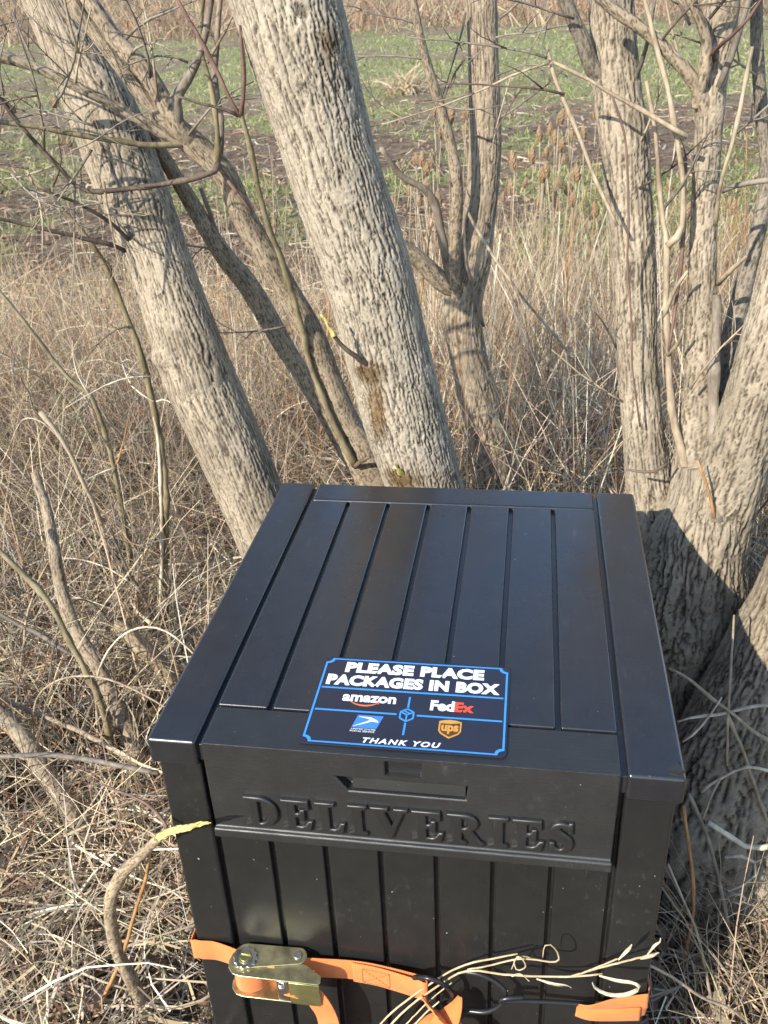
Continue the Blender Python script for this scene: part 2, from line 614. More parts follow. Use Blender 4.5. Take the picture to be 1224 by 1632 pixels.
gx = grid_axis([(-220, -40, 18), (-40, -8, 60), (-8, -3, 45), (-3, 3, 80), (3, 8, 45), (8, 40, 60), (40, 220, 18)])
gy = grid_axis([(-60, -3, 14), (-3, 5, 90), (5, 14, 90), (14, 45, 110), (45, 260, 40)])
GX, GY = np.meshgrid(gx, gy, indexing='xy')
GZ = gz(GX, GY)
ny_, nx_ = GX.shape
gV = np.stack([GX, GY, GZ], -1).reshape(-1, 3)
ii = np.arange(ny_ - 1)[:, None] * nx_ + np.arange(nx_ - 1)[None, :]
gF = np.stack([ii, ii + 1, ii + 1 + nx_, ii + nx_], -1).reshape(-1, 4)

def mat_ground():
    m, nd, lk, p = new_mat('field_soil')
    v = mapped(nd, lk, (1, 1, 1))
    at = nd.new('ShaderNodeAttribute')
    at.attribute_name = 'green'
    af = nd.new('ShaderNodeAttribute')
    af.attribute_name = 'straw'
    n1 = noise(nd, lk, 14, 8, v, 0.7)
    n2 = noise(nd, lk, 55, 6, v, 0.7)
    n3 = noise(nd, lk, 3.0, 5, v, 0.6)
    soil = ramp(nd, [(0.3, (0.060, 0.042, 0.031)), (0.52, (0.135, 0.096, 0.070)), (0.72, (0.27, 0.205, 0.15))])
    lk.new(n1.outputs['Fac'], soil.inputs['Fac'])
    straw = ramp(nd, [(0.3, (0.17, 0.12, 0.075)), (0.55, (0.36, 0.28, 0.18)), (0.75, (0.50, 0.41, 0.29))])
    lk.new(n2.outputs['Fac'], straw.inputs['Fac'])
    green = ramp(nd, [(0.3, (0.11, 0.125, 0.05)), (0.5, (0.23, 0.245, 0.115)), (0.7, (0.40, 0.37, 0.22))])
    lk.new(n2.outputs['Fac'], green.inputs['Fac'])
    ma = nd.new('ShaderNodeMath')
    ma.operation = 'MULTIPLY_ADD'
    lk.new(n3.outputs['Fac'], ma.inputs[0])
    ma.inputs[1].default_value = 1.6
    ma.inputs[2].default_value = -0.8
    sm = nd.new('ShaderNodeMath')
    sm.use_clamp = True
    lk.new(ma.outputs[0], sm.inputs[0])
    lk.new(af.outputs['Fac'], sm.inputs[1])
    a = nd.new('ShaderNodeMixRGB')
    lk.new(sm.outputs[0], a.inputs['Fac'])
    lk.new(soil.outputs['Color'], a.inputs['Color1'])
    lk.new(straw.outputs['Color'], a.inputs['Color2'])
    g = nd.new('ShaderNodeMixRGB')
    lk.new(at.outputs['Fac'], g.inputs['Fac'])
    lk.new(a.outputs['Color'], g.inputs['Color1'])
    lk.new(green.outputs['Color'], g.inputs['Color2'])
    lk.new(g.outputs['Color'], p.inputs['Base Color'])
    p.inputs['Roughness'].default_value = 0.95
    p.inputs['Specular IOR Level'].default_value = 0.1
    lk.new(bump(nd, lk, n1.outputs['Fac'], 0.9, 0.05), p.inputs['Normal'])
    return m

M_ground = mat_ground()
gyf = gV[:, 1]
straw_a = 0.15 + 0.25 * np.clip((gyf - 10.5) / 2, 0, 1) + 0.45 * np.clip((gyf - 34) / 6, 0, 1) - 0.15 * np.exp(-((gyf - 1.6) / 1.5) ** 2)
ground = add('ground', gV, gF, M_ground, attrs={'green': greenness(gV[:, 0], gV[:, 1]) * 0.85, 'straw': straw_a})
ground['kind'] = 'structure'

# ------------------------------------------------------------------ delivery box
LW, LD, LH = 0.56, 0.607, 0.70
box = thing('delivery_box', 'black resin parcel delivery box with planked lid and raised lettering, standing among bare trunks', 'delivery box', (0.28, 0.30, 0.0))
GRV = [0.058, 0.121, 0.184, 0.247, 0.310, 0.373, 0.436, 0.500]
G2 = 0.0030                                   # half a groove

def box_part(name, dims, mat, parent, bev=0.002, seg=2):
    V, F = bevel_box(*dims, bev=bev, seg=seg)
    o = add(name, V, F, mat, parent)
    return wnormal(o)

shell = box_part('inner_shell', (0.014, 0.546, 0.016, 0.591, 0.0, 0.664), M_body, box, 0.004)
for (x0, x1, y0, y1) in [(0.006, 0.055, 0.006, 0.055), (0.503, 0.554, 0.006, 0.055), (0.006, 0.055, 0.552, 0.601), (0.503, 0.554, 0.552, 0.601)]:
    box_part('corner_post', (x0, x1, y0, y1, 0.0, 0.668), M_body, box, 0.004, 3)
for i in range(7):
    box_part('front_plank', (GRV[i] + G2, GRV[i + 1] - G2, 0.0085, 0.020, 0.002, 0.640), M_body, box, 0.0018)
    box_part('back_plank', (GRV[i] + G2, GRV[i + 1] - G2, 0.587, 0.5985, 0.002, 0.664), M_body, box, 0.0018)
for i in range(8):
    ya, yb = 0.058 + i * 0.0614, 0.058 + (i + 1) * 0.0614
    box_part('side_plank', (0.0085, 0.020, ya + G2, yb - G2, 0.002, 0.664), M_body, box, 0.0018)
    box_part('side_plank', (0.540, 0.5515, ya + G2, yb - G2, 0.002, 0.664), M_body, box, 0.0018)

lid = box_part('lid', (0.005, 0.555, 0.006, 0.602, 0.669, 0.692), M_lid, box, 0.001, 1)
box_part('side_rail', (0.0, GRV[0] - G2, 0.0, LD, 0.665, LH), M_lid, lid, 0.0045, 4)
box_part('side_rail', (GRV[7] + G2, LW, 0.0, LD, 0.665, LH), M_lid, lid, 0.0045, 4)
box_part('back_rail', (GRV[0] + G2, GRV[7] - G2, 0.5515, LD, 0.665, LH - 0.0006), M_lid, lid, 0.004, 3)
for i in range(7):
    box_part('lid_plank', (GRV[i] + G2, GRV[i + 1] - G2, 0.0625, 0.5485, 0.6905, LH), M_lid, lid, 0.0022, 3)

# front rail of the lid that runs down into the lettered face, with hand recess and latch slot cut out
prof = [(0.0595, 0.6994), (0.0, 0.6994), (-0.0002, 0.5785), (-0.0052, 0.5772), (-0.0058, 0.5650), (0.004, 0.5615), (0.004, 0.668), (0.0595, 0.668)]
V, F = prism(prof, 'x', GRV[0] + G2, GRV[7] - G2)
face = add('front_rail', V, F, M_face, lid)
bm = bmesh.new(); bm.from_mesh(face.data); bmesh.ops.recalc_face_normals(bm, faces=bm.faces); bm.to_mesh(face.data); bm.free()
# thicken so that cuts have walls behind them
V, F = bevel_box(0.19, 0.36, 0.003, 0.042, 0.630, 0.6975, 0)
cb = add('backing', V, F, M_face, box)
cuts = []
hand = [(0.205, 0.6665), (0.345, 0.6665), (0.343, 0.6475), (0.218, 0.6475)]
V, F = prism(hand, 'y', -0.02, 0.013)
cuts.append(add('cut', V, F, M_face, box))
V, F = bevel_box(0.259, 0.297, -0.02, 0.030, 0.6735, 0.6925, 0)
cuts.append(add('cut', V, F, M_face, box))
def bool_apply(o, other, op):
    for q in (o, other):
        b = bmesh.new(); b.from_mesh(q.data); bmesh.ops.recalc_face_normals(b, faces=b.faces); b.to_mesh(q.data); b.free()
    md = o.modifiers.new('b', 'BOOLEAN')
    md.operation = op
    md.object = other
    md.solver = 'EXACT'
    apply_mods(o)
    bpy.data.objects.remove(other)
bool_apply(face, cb, 'UNION')
for c in cuts:
    bool_apply(face, c, 'DIFFERENCE')
bv = face.modifiers.new('bev', 'BEVEL')
bv.width = 0.0022
bv.segments = 4
bv.limit_method = 'ANGLE'
bv.angle_limit = math.radians(25)
bv.use_clamp_overlap = True
apply_mods(face)
face.data.polygons.foreach_set('use_smooth', np.full(len(face.data.polygons), True))
sharp(face, 40)
wnormal(face)
if not face.data.materials:
    face.data.materials.append(M_face)
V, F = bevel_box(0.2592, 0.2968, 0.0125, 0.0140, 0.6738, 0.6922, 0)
add('slot_shade_plate', V, F, M_dark, lid, False)  # near-black sheet added across the slot, standing in for the shade inside
# sloping floor of the hand recess and the bolt inside the latch slot
V, F = prism([(0.0125, 0.6655), (0.0125, 0.650), (0.0045, 0.6482), (0.010, 0.6645)], 'x', 0.222, 0.342)
add('hand_grip', V, F, M_body, lid, False)
th = np.linspace(0, 2 * np.pi, 16, endpoint=False)
V, F = prism([(0.2765 + 0.0026 * math.cos(t), 0.6815 + 0.0026 * math.sin(t)) for t in th], 'y', 0.0108, 0.0123)
add('key_hole', V, F, M_body, lid)
V, F = bevel_box(0.262, 0.294, 0.0065, 0.0108, 0.6895, 0.6918, 0.0008)
add('latch_bar', V, F, M_body, lid)
# torn flake at the front right corner of the lid
V = np.array([(0.540, 0.010, 0.7003), (0.5555, 0.0055, 0.7003), (0.553, 0.018, 0.7003), (0.5575, 0.0045, 0.7062), (0.551, 0.016, 0.7075)])
add('torn_flake', V, [(0, 1, 2), (1, 3, 4, 2), (0, 2, 4), (0, 4, 3, 1)], M_body, lid, False)

# ---- raised serif letters
def ell(cx, cy, rx, ry, a0, a1, n=14):
    return [(cx + rx * math.cos(math.radians(a)), cy + ry * math.sin(math.radians(a))) for a in np.linspace(a0, a1, n)]

def stroke(sp, n=40):
    s = spline([(x, y, 0, w) for x, y, w in sp], n)
    T = np.gradient(s[:, :2], axis=0)
    T /= np.linalg.norm(T, axis=1)[:, None]
    N = np.stack([-T[:, 1], T[:, 0]], 1)
    a = s[:, :2] + N * s[:, 3:4]
    b = s[:, :2] - N * s[:, 3:4]
    return [tuple(p) for p in a] + [tuple(p) for p in b[::-1]]

LS = [(0, 1), (0, .95), (.125, .91), (.125, .09), (0, .05)]
GL = {
    'I': (.43, [[(0, 0), (.43, 0), (.43, .05), (.305, .09), (.305, .91), (.43, .95), (.43, 1)] + LS]),
    'E': (.74, [[(0, 0), (.70, 0), (.74, .28), (.685, .28), (.60, .13), (.50, .075), (.305, .075), (.305, .47), (.41, .47), (.475, .43), (.495, .34), (.55, .34), (.55, .68), (.495, .68), (.475, .585), (.41, .545), (.305, .545), (.305, .925), (.48, .925), (.58, .88), (.63, .75), (.685, .75), (.665, 1)] + LS]),
    'L': (.70, [[(0, 0), (.66, 0), (.70, .31), (.645, .31), (.57, .14), (.46, .075), (.305, .075), (.305, .91), (.45, .95), (.45, 1)] + LS]),
    'V': (.90, [[(0, 1), (0, .95), (.09, .91), (.42, 0), (.49, 0), (.80, .91), (.90, .95), (.90, 1), (.60, 1), (.60, .95), (.715, .91), (.515, .29), (.29, .91), (.39, .95), (.39, 1)][::-1]]),
    'D': (.84, [[(0, 0), (.36, 0)] + ell(.36, .5, .48, .5, -84, 84, 24) + [(.36, 1)] + LS,
                [(.305, .075), (.305, .925), (.37, .925)] + ell(.37, .5, .275, .425, 84, -84, 20) + [(.37, .075)]]),
    'R': (.88, [[(0, 0), (.43, 0), (.43, .05), (.305, .09), (.305, .455), (.37, .455), (.60, 0), (.88, 0), (.88, .05), (.80, .09), (.56, .485)] + ell(.42, .735, .31, .265, -52, 84, 16) + [(.42, 1)] + LS,
                [(.305, .53), (.305, .93), (.39, .93)] + ell(.39, .73, .155, .2, 84, -84, 14) + [(.39, .53)]]),
    'S': (.60, [stroke([(.505, .80, .02), (.44, .91, .035), (.31, .958, .04), (.17, .90, .065), (.125, .77, .085), (.20, .64, .10), (.32, .53, .105), (.44, .41, .10), (.475, .26, .085), (.42, .115, .065), (.29, .045, .04), (.15, .085, .035), (.065, .21, .02)])]),
}
GLX = {'S': [[(.47, .72), (.535, .70), (.525, 1.0), (.49, 1.0), (.455, .90)], [(.035, 0), (.075, 0), (.11, .09), (.10, .29), (.035, .30)]]}

def curve_mesh(splines, extrude, bev, offset):
    cu = bpy.data.curves.new('tmp', 'CURVE')
    cu.dimensions = '2D'
    cu.fill_mode = 'BOTH'
    cu.extrude = extrude
    cu.bevel_depth = bev
    cu.bevel_resolution = 2
    cu.offset = offset
    for pts in splines:
        sp = cu.splines.new('POLY')
        sp.points.add(len(pts) - 1)
        for q, (x, y) in zip(sp.points, pts):
            q.co = (x, y, 0, 1)
        sp.use_cyclic_u = True
    ob = bpy.data.objects.new('tmp', cu)
    COL.objects.link(ob)
    dg = bpy.context.evaluated_depsgraph_get()
    dg.update()
    me = bpy.data.meshes.new_from_object(ob.evaluated_get(dg))
    V = np.array([v.co[:] for v in me.vertices])
    F = [tuple(p.vertices) for p in me.polygons]
    bpy.data.objects.remove(ob)
    bpy.data.curves.remove(cu)
    bpy.data.meshes.remove(me)
    return V, F

word = 'DELIVERIES'
LX0, LX1, LZ0, LZ1 = 0.102, 0.4555, 0.5875, 0.6290
caph = LZ1 - LZ0
wsum = sum(GL[c][0] for c in word) * caph
gap = (LX1 - LX0 - wsum) / (len(word) - 1)
xx = LX0
for c in word:
    w, sps = GL[c]
    parts = []
    for k, group in enumerate([sps] + [[g] for g in GLX.get(c, [])]):
        V, F = curve_mesh([[(x * caph, y * caph) for x, y in sp] for sp in group], 0.0020 - 0.00015 * k, 0.0020, -0.0003)
        parts.append((np.stack([xx + V[:, 0], -0.0014 - V[:, 2], LZ0 + V[:, 1]], 1), F))
    V, F = merge(parts)
    o = add('letter', V, F, M_letter, lid)
    sharp(o, 50)
    xx += w * caph + gap

# ------------------------------------------------------------------ sign on the lid
SX, SY = 0.166, 0.010
SZ = LH + 0.0004
sign = thing('package_sign', 'black sign with blue border and white lettering lying on the front of the lid', 'sign', (SX + 0.108, SY + 0.073, SZ))

def sign_poly(name, polys, mat, z, parent=None, thick=0.00025):
    parts = []
    for poly in polys:
        parts.append(prism([(SX + u / 1000, SY + v / 1000) for u, v in poly], 'z', z, z + thick))
    V, F = merge(parts)
    return add(name, V, F, mat, parent or sign, False)

def notched(x0, x1, y0, y1, r, n=7):
    pts = []
    for cx, cy, a0 in ((x0, y0, 90), (x1, y0, 180), (x1, y1, 270), (x0, y1, 360)):
        # concave quarter circles at the corners
        arc = [(cx + r * math.cos(math.radians(a)), cy + r * math.sin(math.radians(a))) for a in np.linspace(a0, a0 - 90, n)]
        pts += arc
    return pts

def rounded(x0, x1, y0, y1, r, n=5):
    pts = []
    for cx, cy, a0 in ((x0 + r, y0 + r, 180), (x1 - r, y0 + r, 270), (x1 - r, y1 - r, 0), (x0 + r, y1 - r, 90)):
        pts += [(cx + r * math.cos(math.radians(a)), cy + r * math.sin(math.radians(a))) for a in np.linspace(a0, a0 + 90, n)]
    return pts

o = sign_poly('plate', [rounded(0, 217, 0, 146, 5)], M_sign, SZ, thick=0.0012)
ZT = SZ + 0.0013
# border: ring between two notched outlines
A = notched(2.2, 214.8, 2.2, 143.8, 7.0)
Bn = notched(4.4, 212.6, 4.4, 141.6, 7.6)
n = len(A)
Va = [(SX + u / 1000, SY + v / 1000, ZT + 0.0002) for u, v in A] + [(SX + u / 1000, SY + v / 1000, ZT + 0.0002) for u, v in Bn]
add('border', np.array(Va), [(i, (i + 1) % n, n + (i + 1) % n, n + i) for i in range(n)], M_blue, sign, False)
def bar(x0, x1, y0, y1):
    return [(x0, y0), (x1, y0), (x1, y1), (x0, y1)]
sign_poly('divider', [bar(6, 211, 90.1, 92.3)], M_blue, ZT)
sign_poly('divider', [bar(6, 97, 52.6, 54.8)], M_blue, ZT)
sign_poly('divider', [bar(119, 211, 52.6, 54.8)], M_blue, ZT)
sign_poly('divider', [bar(107, 109.2, 65.5, 83)], M_blue, ZT)
sign_poly('divider', [bar(107, 109.2, 22, 41)], M_blue, ZT)
def outline(pts, w):
    c = np.mean(pts, 0)
    return pts, [tuple(c + (np.array(p) - c) * (1 - w)) for p in pts]
def seg(a, b, w):
    a, b = np.array(a), np.array(b)
    d = (b - a) / np.linalg.norm(b - a)
    nn = np.array([-d[1], d[0]]) * w / 2
    return [tuple(a - nn), tuple(b - nn), tuple(b + nn), tuple(a + nn)]
bc = (108.1, 53.3)
hx = [(bc[0] + 8.3 * math.cos(math.radians(a)), bc[1] + 10.0 * math.sin(math.radians(a))) for a in (90, 30, -30, -90, -150, 150)]
ic = [seg(hx[i], hx[(i + 1) % 6], 1.9) for i in range(6)] + [seg(hx[1], (bc[0], bc[1] + 0.5), 1.7), seg(hx[5], (bc[0], bc[1] + 0.5), 1.7), seg((bc[0], bc[1] + 0.5), hx[3], 1.7), seg((103.6, 60.6), (112.2, 55.6), 1.4)]
parts = [prism([(SX + u / 1000, SY + v / 1000) for u, v in s], 'z', ZT, ZT + 0.0002 + 0.00002 * k) for k, s in enumerate(ic)]
V, F = merge(parts)
add('parcel_icon', V, F, M_blue, sign, False)

def text(name, body, x0, x1, y0, y1, mat, bold=0.02, shear=0.0, spacing=1.0, z=None, ref=None):
    cu = bpy.data.curves.new('tmp', 'FONT')
    cu.body = body
    cu.size = 1.0
    cu.offset = bold
    cu.shear = shear
    cu.space_character = spacing
    cu.resolution_u = 3
    ob = bpy.data.objects.new('tmp', cu)
    COL.objects.link(ob)
    dg = bpy.context.evaluated_depsgraph_get()
    dg.update()
    me = bpy.data.meshes.new_from_object(ob.evaluated_get(dg))
    V = np.array([v.co[:] for v in me.vertices])
    F = [tuple(p.vertices) for p in me.polygons]
    bpy.data.objects.remove(ob)
    bpy.data.curves.remove(cu)
    bpy.data.meshes.remove(me)
    lo, hi = V.min(0), V.max(0)
    x = SX + (x0 + (V[:, 0] - lo[0]) / (hi[0] - lo[0]) * (x1 - x0)) / 1000
    y = SY + (y0 + (V[:, 1] - lo[1]) / (hi[1] - lo[1]) * (y1 - y0)) / 1000
    return add(name, np.stack([x, y, np.full(len(x), z or ZT + 0.0002)], 1), F, mat, sign, False)

text('lettering', 'PLEASE PLACE', 27, 188, 119.5, 138.5, M_white, 0.060, 0, 1.06)
text('lettering', 'PACKAGES IN BOX', 9, 206.5, 96, 115, M_white, 0.060, 0, 1.06)
text('lettering', 'amazon', 33, 93.5, 69.5, 81, M_white, 0.035)
sm = stroke([(42, 70.3, .35), (50, 65.6, .9), (60, 64.0, 1.2), (69, 66.2, .9), (74.5, 70.0, .35)], 24)
sign_poly('smile_arrow', [sm], M_orange, ZT)
sign_poly('smile_arrow_tip', [[(70.6, 70.2), (75.9, 71.2), (74.6, 66.4), (73.7, 69.3)]], M_orange, ZT + 0.00003)
text('lettering', 'Fed', 132, 158.5, 63.5, 80.5, M_white, 0.045)
text('lettering', 'Ex', 158.8, 180, 63.5, 79.8, M_red, 0.045)
sign_poly('postal_emblem', [[(55.5, 48.4), (83.5, 48.4), (78.5, 28.6), (51.5, 28.6)]], M_logo_blue, ZT)
sign_poly('postal_eagle', [[(56.8, 45.6), (70, 45.2), (77.5, 41.2), (79.5, 38.2), (72, 39.4), (64, 35.2), (52.6, 30.2), (66, 38.2), (70.5, 41.4), (66, 43.6)]], M_white, ZT + 0.0003)
text('lettering', 'UNITED STATES', 51.5, 78, 25.2, 27.4, M_white, 0.01)
text('lettering', 'POSTAL SERVICE', 50.8, 77.2, 21.8, 24.2, M_white, 0.01)
sh = [(144.2, 47.5), (150, 49.6), (156.3, 50.4), (162.6, 49.6), (168.4, 47.5), (168.4, 33), (166, 28.5), (156.3, 21.6), (146.6, 28.5), (144.2, 33)]
sign_poly('shield', [sh], M_gold, ZT)
sign_poly('shield_field', [[(146.0, 44.0), (156, 43.6), (166.6, 45.6), (166.6, 33.3), (164.6, 29.6), (156.3, 23.8), (148, 29.6), (146.0, 33.3)]], M_brown, ZT + 0.0003)
text('lettering', 'ups', 147.2, 165.6, 27.8, 41.5, M_gold, 0.045, z=ZT + 0.0008)
text('lettering', 'THANK YOU', 66.5, 149, 6.2, 14.2, M_white, 0.035, 0.25, 1.25)

# ------------------------------------------------------------------ ratchet strap
strap = thing('ratchet_strap', 'orange ratchet strap with zinc buckle and black hooks pulled round the box', 'strap', (0.28, -0.01, 0.33))

def webbing(path, n=40, thick=0.0018, wdir=(0, 0, 1)):
    """path rows: x, y, z, half width [, tilt]; a flat band with real thickness"""
    s = spline(path, n)
    P = s[:, :3]
    T = np.gradient(P, axis=0)
    T /= np.linalg.norm(T, axis=1)[:, None]
    Wd = np.array(wdir, float)[None] - T * (T @ np.array(wdir, float))[:, None]
    Wd /= np.linalg.norm(Wd, axis=1)[:, None] + 1e-9
    Nn = np.cross(T, Wd)
    if s.shape[1] > 4:
        c, si = np.cos(s[:, 4:5]), np.sin(s[:, 4:5])
        Wd, Nn = Wd * c + Nn * si, Nn * c - Wd * si
    h = s[:, 3:4]
    t = thick / 2
    prof = [(-1, -t * .6), (-.96, -t), (0, -t * 1.1), (.96, -t), (1, -t * .6), (1, t * .6), (.96, t), (0, t * 1.1), (-.96, t), (-1, t * .6)]
    V = np.stack([P + Wd * h * a + Nn * b for a, b in prof], 1)
    m = len(prof)
    F = [tuple(f) for f in ring_faces(n, m).tolist()] + [tuple(range(m))[::-1], tuple(range((n - 1) * m, n * m))]
    return V.reshape(-1, 3), F

HW = 0.0175
V, F = webbing([(0.498, 0.0, 0.330, 0.013, 0.35), (0.515, -0.002, 0.3325, 0.016, 0.15), (0.5375, 0.002, 0.336, HW + .002, 0), (0.5555, 0.0055, 0.336, HW, 0), (0.5585, 0.06, 0.336, HW, 0), (0.5585, 0.3, 0.342, HW, 0), (0.5585, 0.57, 0.348, HW, 0), (0.5535, 0.604, 0.348, HW, 0), (0.50, 0.6045, 0.348, HW, 0),
                (0.28, 0.6055, 0.349, HW, 0), (0.05, 0.6045, 0.350, HW, 0), (0.005, 0.603, 0.350, HW, 0), (0.0015, 0.56, 0.350, HW, 0), (0.0015, 0.3, 0.350, HW, 0), (0.0015, 0.03, 0.350, HW, 0), (0.004, 0.0035, 0.350, HW, 0), (0.03, 0.0025, 0.350, HW, 0), (0.055, -0.003, 0.350, HW, 0), (0.078, -0.010, 0.350, HW, 0)], 260)
o = add('webbing', V, F, M_web, strap)
V, F = webbing([(0.085, -0.006, 0.349, HW), (0.12, -0.006, 0.349, HW), (0.16, -0.003, 0.347, HW), (0.22, 0.0005, 0.345, HW), (0.285, -0.006, 0.3425, HW), (0.2965, -0.0105, 0.342, HW), (0.2985, -0.0135, 0.342, HW), (0.296, -0.0160, 0.342, HW), (0.285, -0.0125, 0.3425, HW), (0.24, -0.0045, 0.344, HW), (0.208, -0.0022, 0.345, HW), (0.206, -0.0020, 0.345, HW)], 90)
o = add('webbing', V, F, M_web, strap)
# box-and-cross stitching on the sewn loop
def on_loop(x, dz):
    y = np.interp(x, [0.206, 0.24, 0.285], [-0.0034, -0.0058, -0.0139])
    return (x, y - 0.0004, 0.344 + dz)
st = []
cs = [on_loop(0.218, 0.0125), on_loop(0.252, 0.0125), on_loop(0.252, -0.0135), on_loop(0.218, -0.0135)]
for a, b in ((0, 1), (1, 2), (2, 3), (3, 0), (0, 2), (1, 3)):
    A_, B_ = np.array(cs[a]), np.array(cs[b])
    for k in range(9):
        q0, q1 = A_ + (B_ - A_) * (k + .15) / 9, A_ + (B_ - A_) * (k + .8) / 9
        st.append(tube([q0, q1], 0.0004, 4))
V, F = merge(st)
add('stitching', V, F, M_stitch, strap)
# ratchet buckle
def capsule(c0, r0, c1, r1, n=14):
    c0, c1 = np.array(c0), np.array(c1)
    d = c1 - c0
    a = math.atan2(d[1], d[0])
    pts = [tuple(c0 + r0 * np.array([math.cos(t), math.sin(t)])) for t in np.linspace(a + math.pi / 2, a + 1.5 * math.pi, n)]
    pts += [tuple(c1 + r1 * np.array([math.cos(t), math.sin(t)])) for t in np.linspace(a - math.pi / 2, a + math.pi / 2, n)]
    return pts
SC = (0.0785, -0.0185)
rat = add('ratchet', *prism([(SC[0] + 0.0085 * math.cos(t), SC[1] + 0.0085 * math.sin(t)) for t in np.linspace(0, 2 * np.pi, 20, endpoint=False)], 'z', 0.326, 0.376), M_zinc, strap)
sharp(rat)
def plate(name, poly, z0, z1, mat):
    V, F = prism(poly, 'z', z0, z1)
    o = add(name, V, F, mat, rat)
    b = o.modifiers.new('b', 'BEVEL'); b.width = 0.0005; b.segments = 2; b.limit_method = 'ANGLE'
    sharp(o)
    return o
hand_poly = [(0.058, -0.022), (0.060, -0.031), (0.067, -0.0385), (0.076, -0.0405), (0.172, -0.0405), (0.1745, -0.037), (0.1735, -0.029), (0.152, -0.0165), (0.125, -0.0115), (0.10, -0.0045), (0.080, 0.0005), (0.066, -0.004), (0.060, -0.012)][::-1]
for z in (0.3685, 0.3295):
    plate('handle_plate', hand_poly, z, z + 0.0018, M_zinc)
for z in (0.3708, 0.3272):
    plate('frame_plate', capsule((SC[0], SC[1] + 0.004), 0.0165, (0.1405, -0.0075), 0.0112), z, z + 0.0018, M_zinc)
gear = []
for k in range(48):
    a = 2 * math.pi * k / 48
    r = 0.0150 if (k % 4) < 2 else 0.0132
    gear.append((SC[0] + r * math.cos(a), SC[1] + r * math.sin(a)))
plate('ratchet_wheel', gear, 0.3728, 0.3746, M_steel)
plate('ratchet_wheel', gear, 0.3245, 0.3263, M_steel)
for s in (-1, 1):
    hm = [(SC[0] + 0.0062 * math.cos(a) , SC[1] + s * 0.0012 + s * 0.0062 * math.sin(a)) for a in np.linspace(0.1, math.pi - 0.1, 10)]
    plate('axle_half', hm if s > 0 else hm[::-1], 0.3746, 0.3775, M_zincd)
rv = [(0.1405 + 0.0052 * math.cos(t), -0.0075 + 0.0052 * math.sin(t)) for t in np.linspace(0, 2 * np.pi, 16, endpoint=False)]
plate('rivet', rv, 0.3724, 0.3742, M_steel)
for (x0, x1, y0, y1) in ((0.094, 0.116, -0.0255, -0.0235),):
    V, F = bevel_box(x0, x1, y0, y1, 0.3702, 0.3716, 0.0004)
    add('slot_lip', V, F, M_gold, rat)
V, F = bevel_box(0.136, 0.1735, -0.0412, -0.0388, 0.3295, 0.3685, 0.0006)
add('thumb_plate', V, F, M_zincd, rat)
V, F = bevel_box(0.121, 0.1345, -0.0400, -0.0370, 0.3312, 0.3680, 0.0008)
add('pawl', V, F, M_steel, rat)
co = [(0.1275 + 0.0032 * math.cos(t), -0.0415 + 0.0032 * math.sin(t) * 0.6, 0.366 - t * 0.00022) for t in np.linspace(0, 2 * np.pi * 5, 80)]
add('spring', *tube(co, 0.0006, 5), M_steel, rat)
V, F = webbing([(0.078, -0.006, 0.349, HW), (0.066, -0.0100, 0.349, HW), (0.0625, -0.0200, 0.349, HW), (0.070, -0.0320, 0.349, HW), (0.083, -0.0345, 0.349, HW), (0.096, -0.0290, 0.349, HW), (0.104, -0.018, 0.349, HW), (0.118, -0.012, 0.349, HW)], 50, 0.002)
add('wound_webbing', V, F, M_web, rat)
V, F = webbing([(0.13, -0.030, 0.349, 0.012, 0), (0.158, -0.034, 0.345, 0.012, 0.0), (0.172, -0.037, 0.325, 0.014, 0.0), (0.178, -0.034, 0.29, 0.0155, 0.25), (0.176, -0.033, 0.25, 0.0165, 0.45), (0.170, -0.036, 0.20, 0.0172, 0.3), (0.166, -0.04, 0.12, HW, 0.2), (0.163, -0.045, 0.03, HW, 0.1)], 60, wdir=(1, 0, 0.0))
add('loose_tail', V, F, M_web, strap)
# hooks
def wire(pts, r=0.0031, n=50):
    return tube(spline(pts, n), r, 10)
add('hook', *wire([(0.283, -0.012, 0.362), (0.290, -0.017, 0.371), (0.300, -0.021, 0.3775), (0.312, -0.021, 0.374), (0.3235, -0.019, 0.360), (0.3285, -0.017, 0.345), (0.327, -0.015, 0.330), (0.318, -0.012, 0.318)]), M_wire, strap)
add('hook', *wire([(0.318, -0.012, 0.318), (0.336, -0.016, 0.316), (0.352, -0.018, 0.3195), (0.368, -0.020, 0.324), (0.382, -0.020, 0.335), (0.3905, -0.018, 0.350), (0.389, -0.015, 0.362), (0.377, -0.012, 0.373), (0.360, -0.010, 0.379), (0.342, -0.008, 0.378)]), M_wire, strap)
add('hook', *wire([(0.412, -0.018, 0.3575), (0.398, -0.021, 0.358), (0.388, -0.022, 0.355), (0.385, -0.021, 0.349), (0.391, -0.018, 0.345), (0.41, -0.013, 0.342), (0.44, -0.009, 0.340), (0.47, -0.006, 0.338), (0.492, -0.004, 0.336), (0.507, -0.003, 0.330)], 0.0028), M_wire, strap)
V, F = webbing([(0.476, -0.0105, 0.343, 0.0052, 0.5), (0.49, -0.011, 0.342, 0.0085, 0.35), (0.515, -0.006, 0.346, 0.010, 0.1), (0.54, -0.0015, 0.347, 0.012, 0), (0.5555, 0.001, 0.348, 0.013, 0)], 30)
add('hook_loop', V, F, M_web, strap)
V, F = webbing([(0.474, -0.0095, 0.330, 0.006, -0.5), (0.49, -0.0105, 0.328, 0.008, -0.3), (0.515, -0.0075, 0.327, 0.010, -0.1), (0.548, -0.003, 0.328, 0.012, 0)], 30)
add('hook_loop', V, F, M_web, strap)
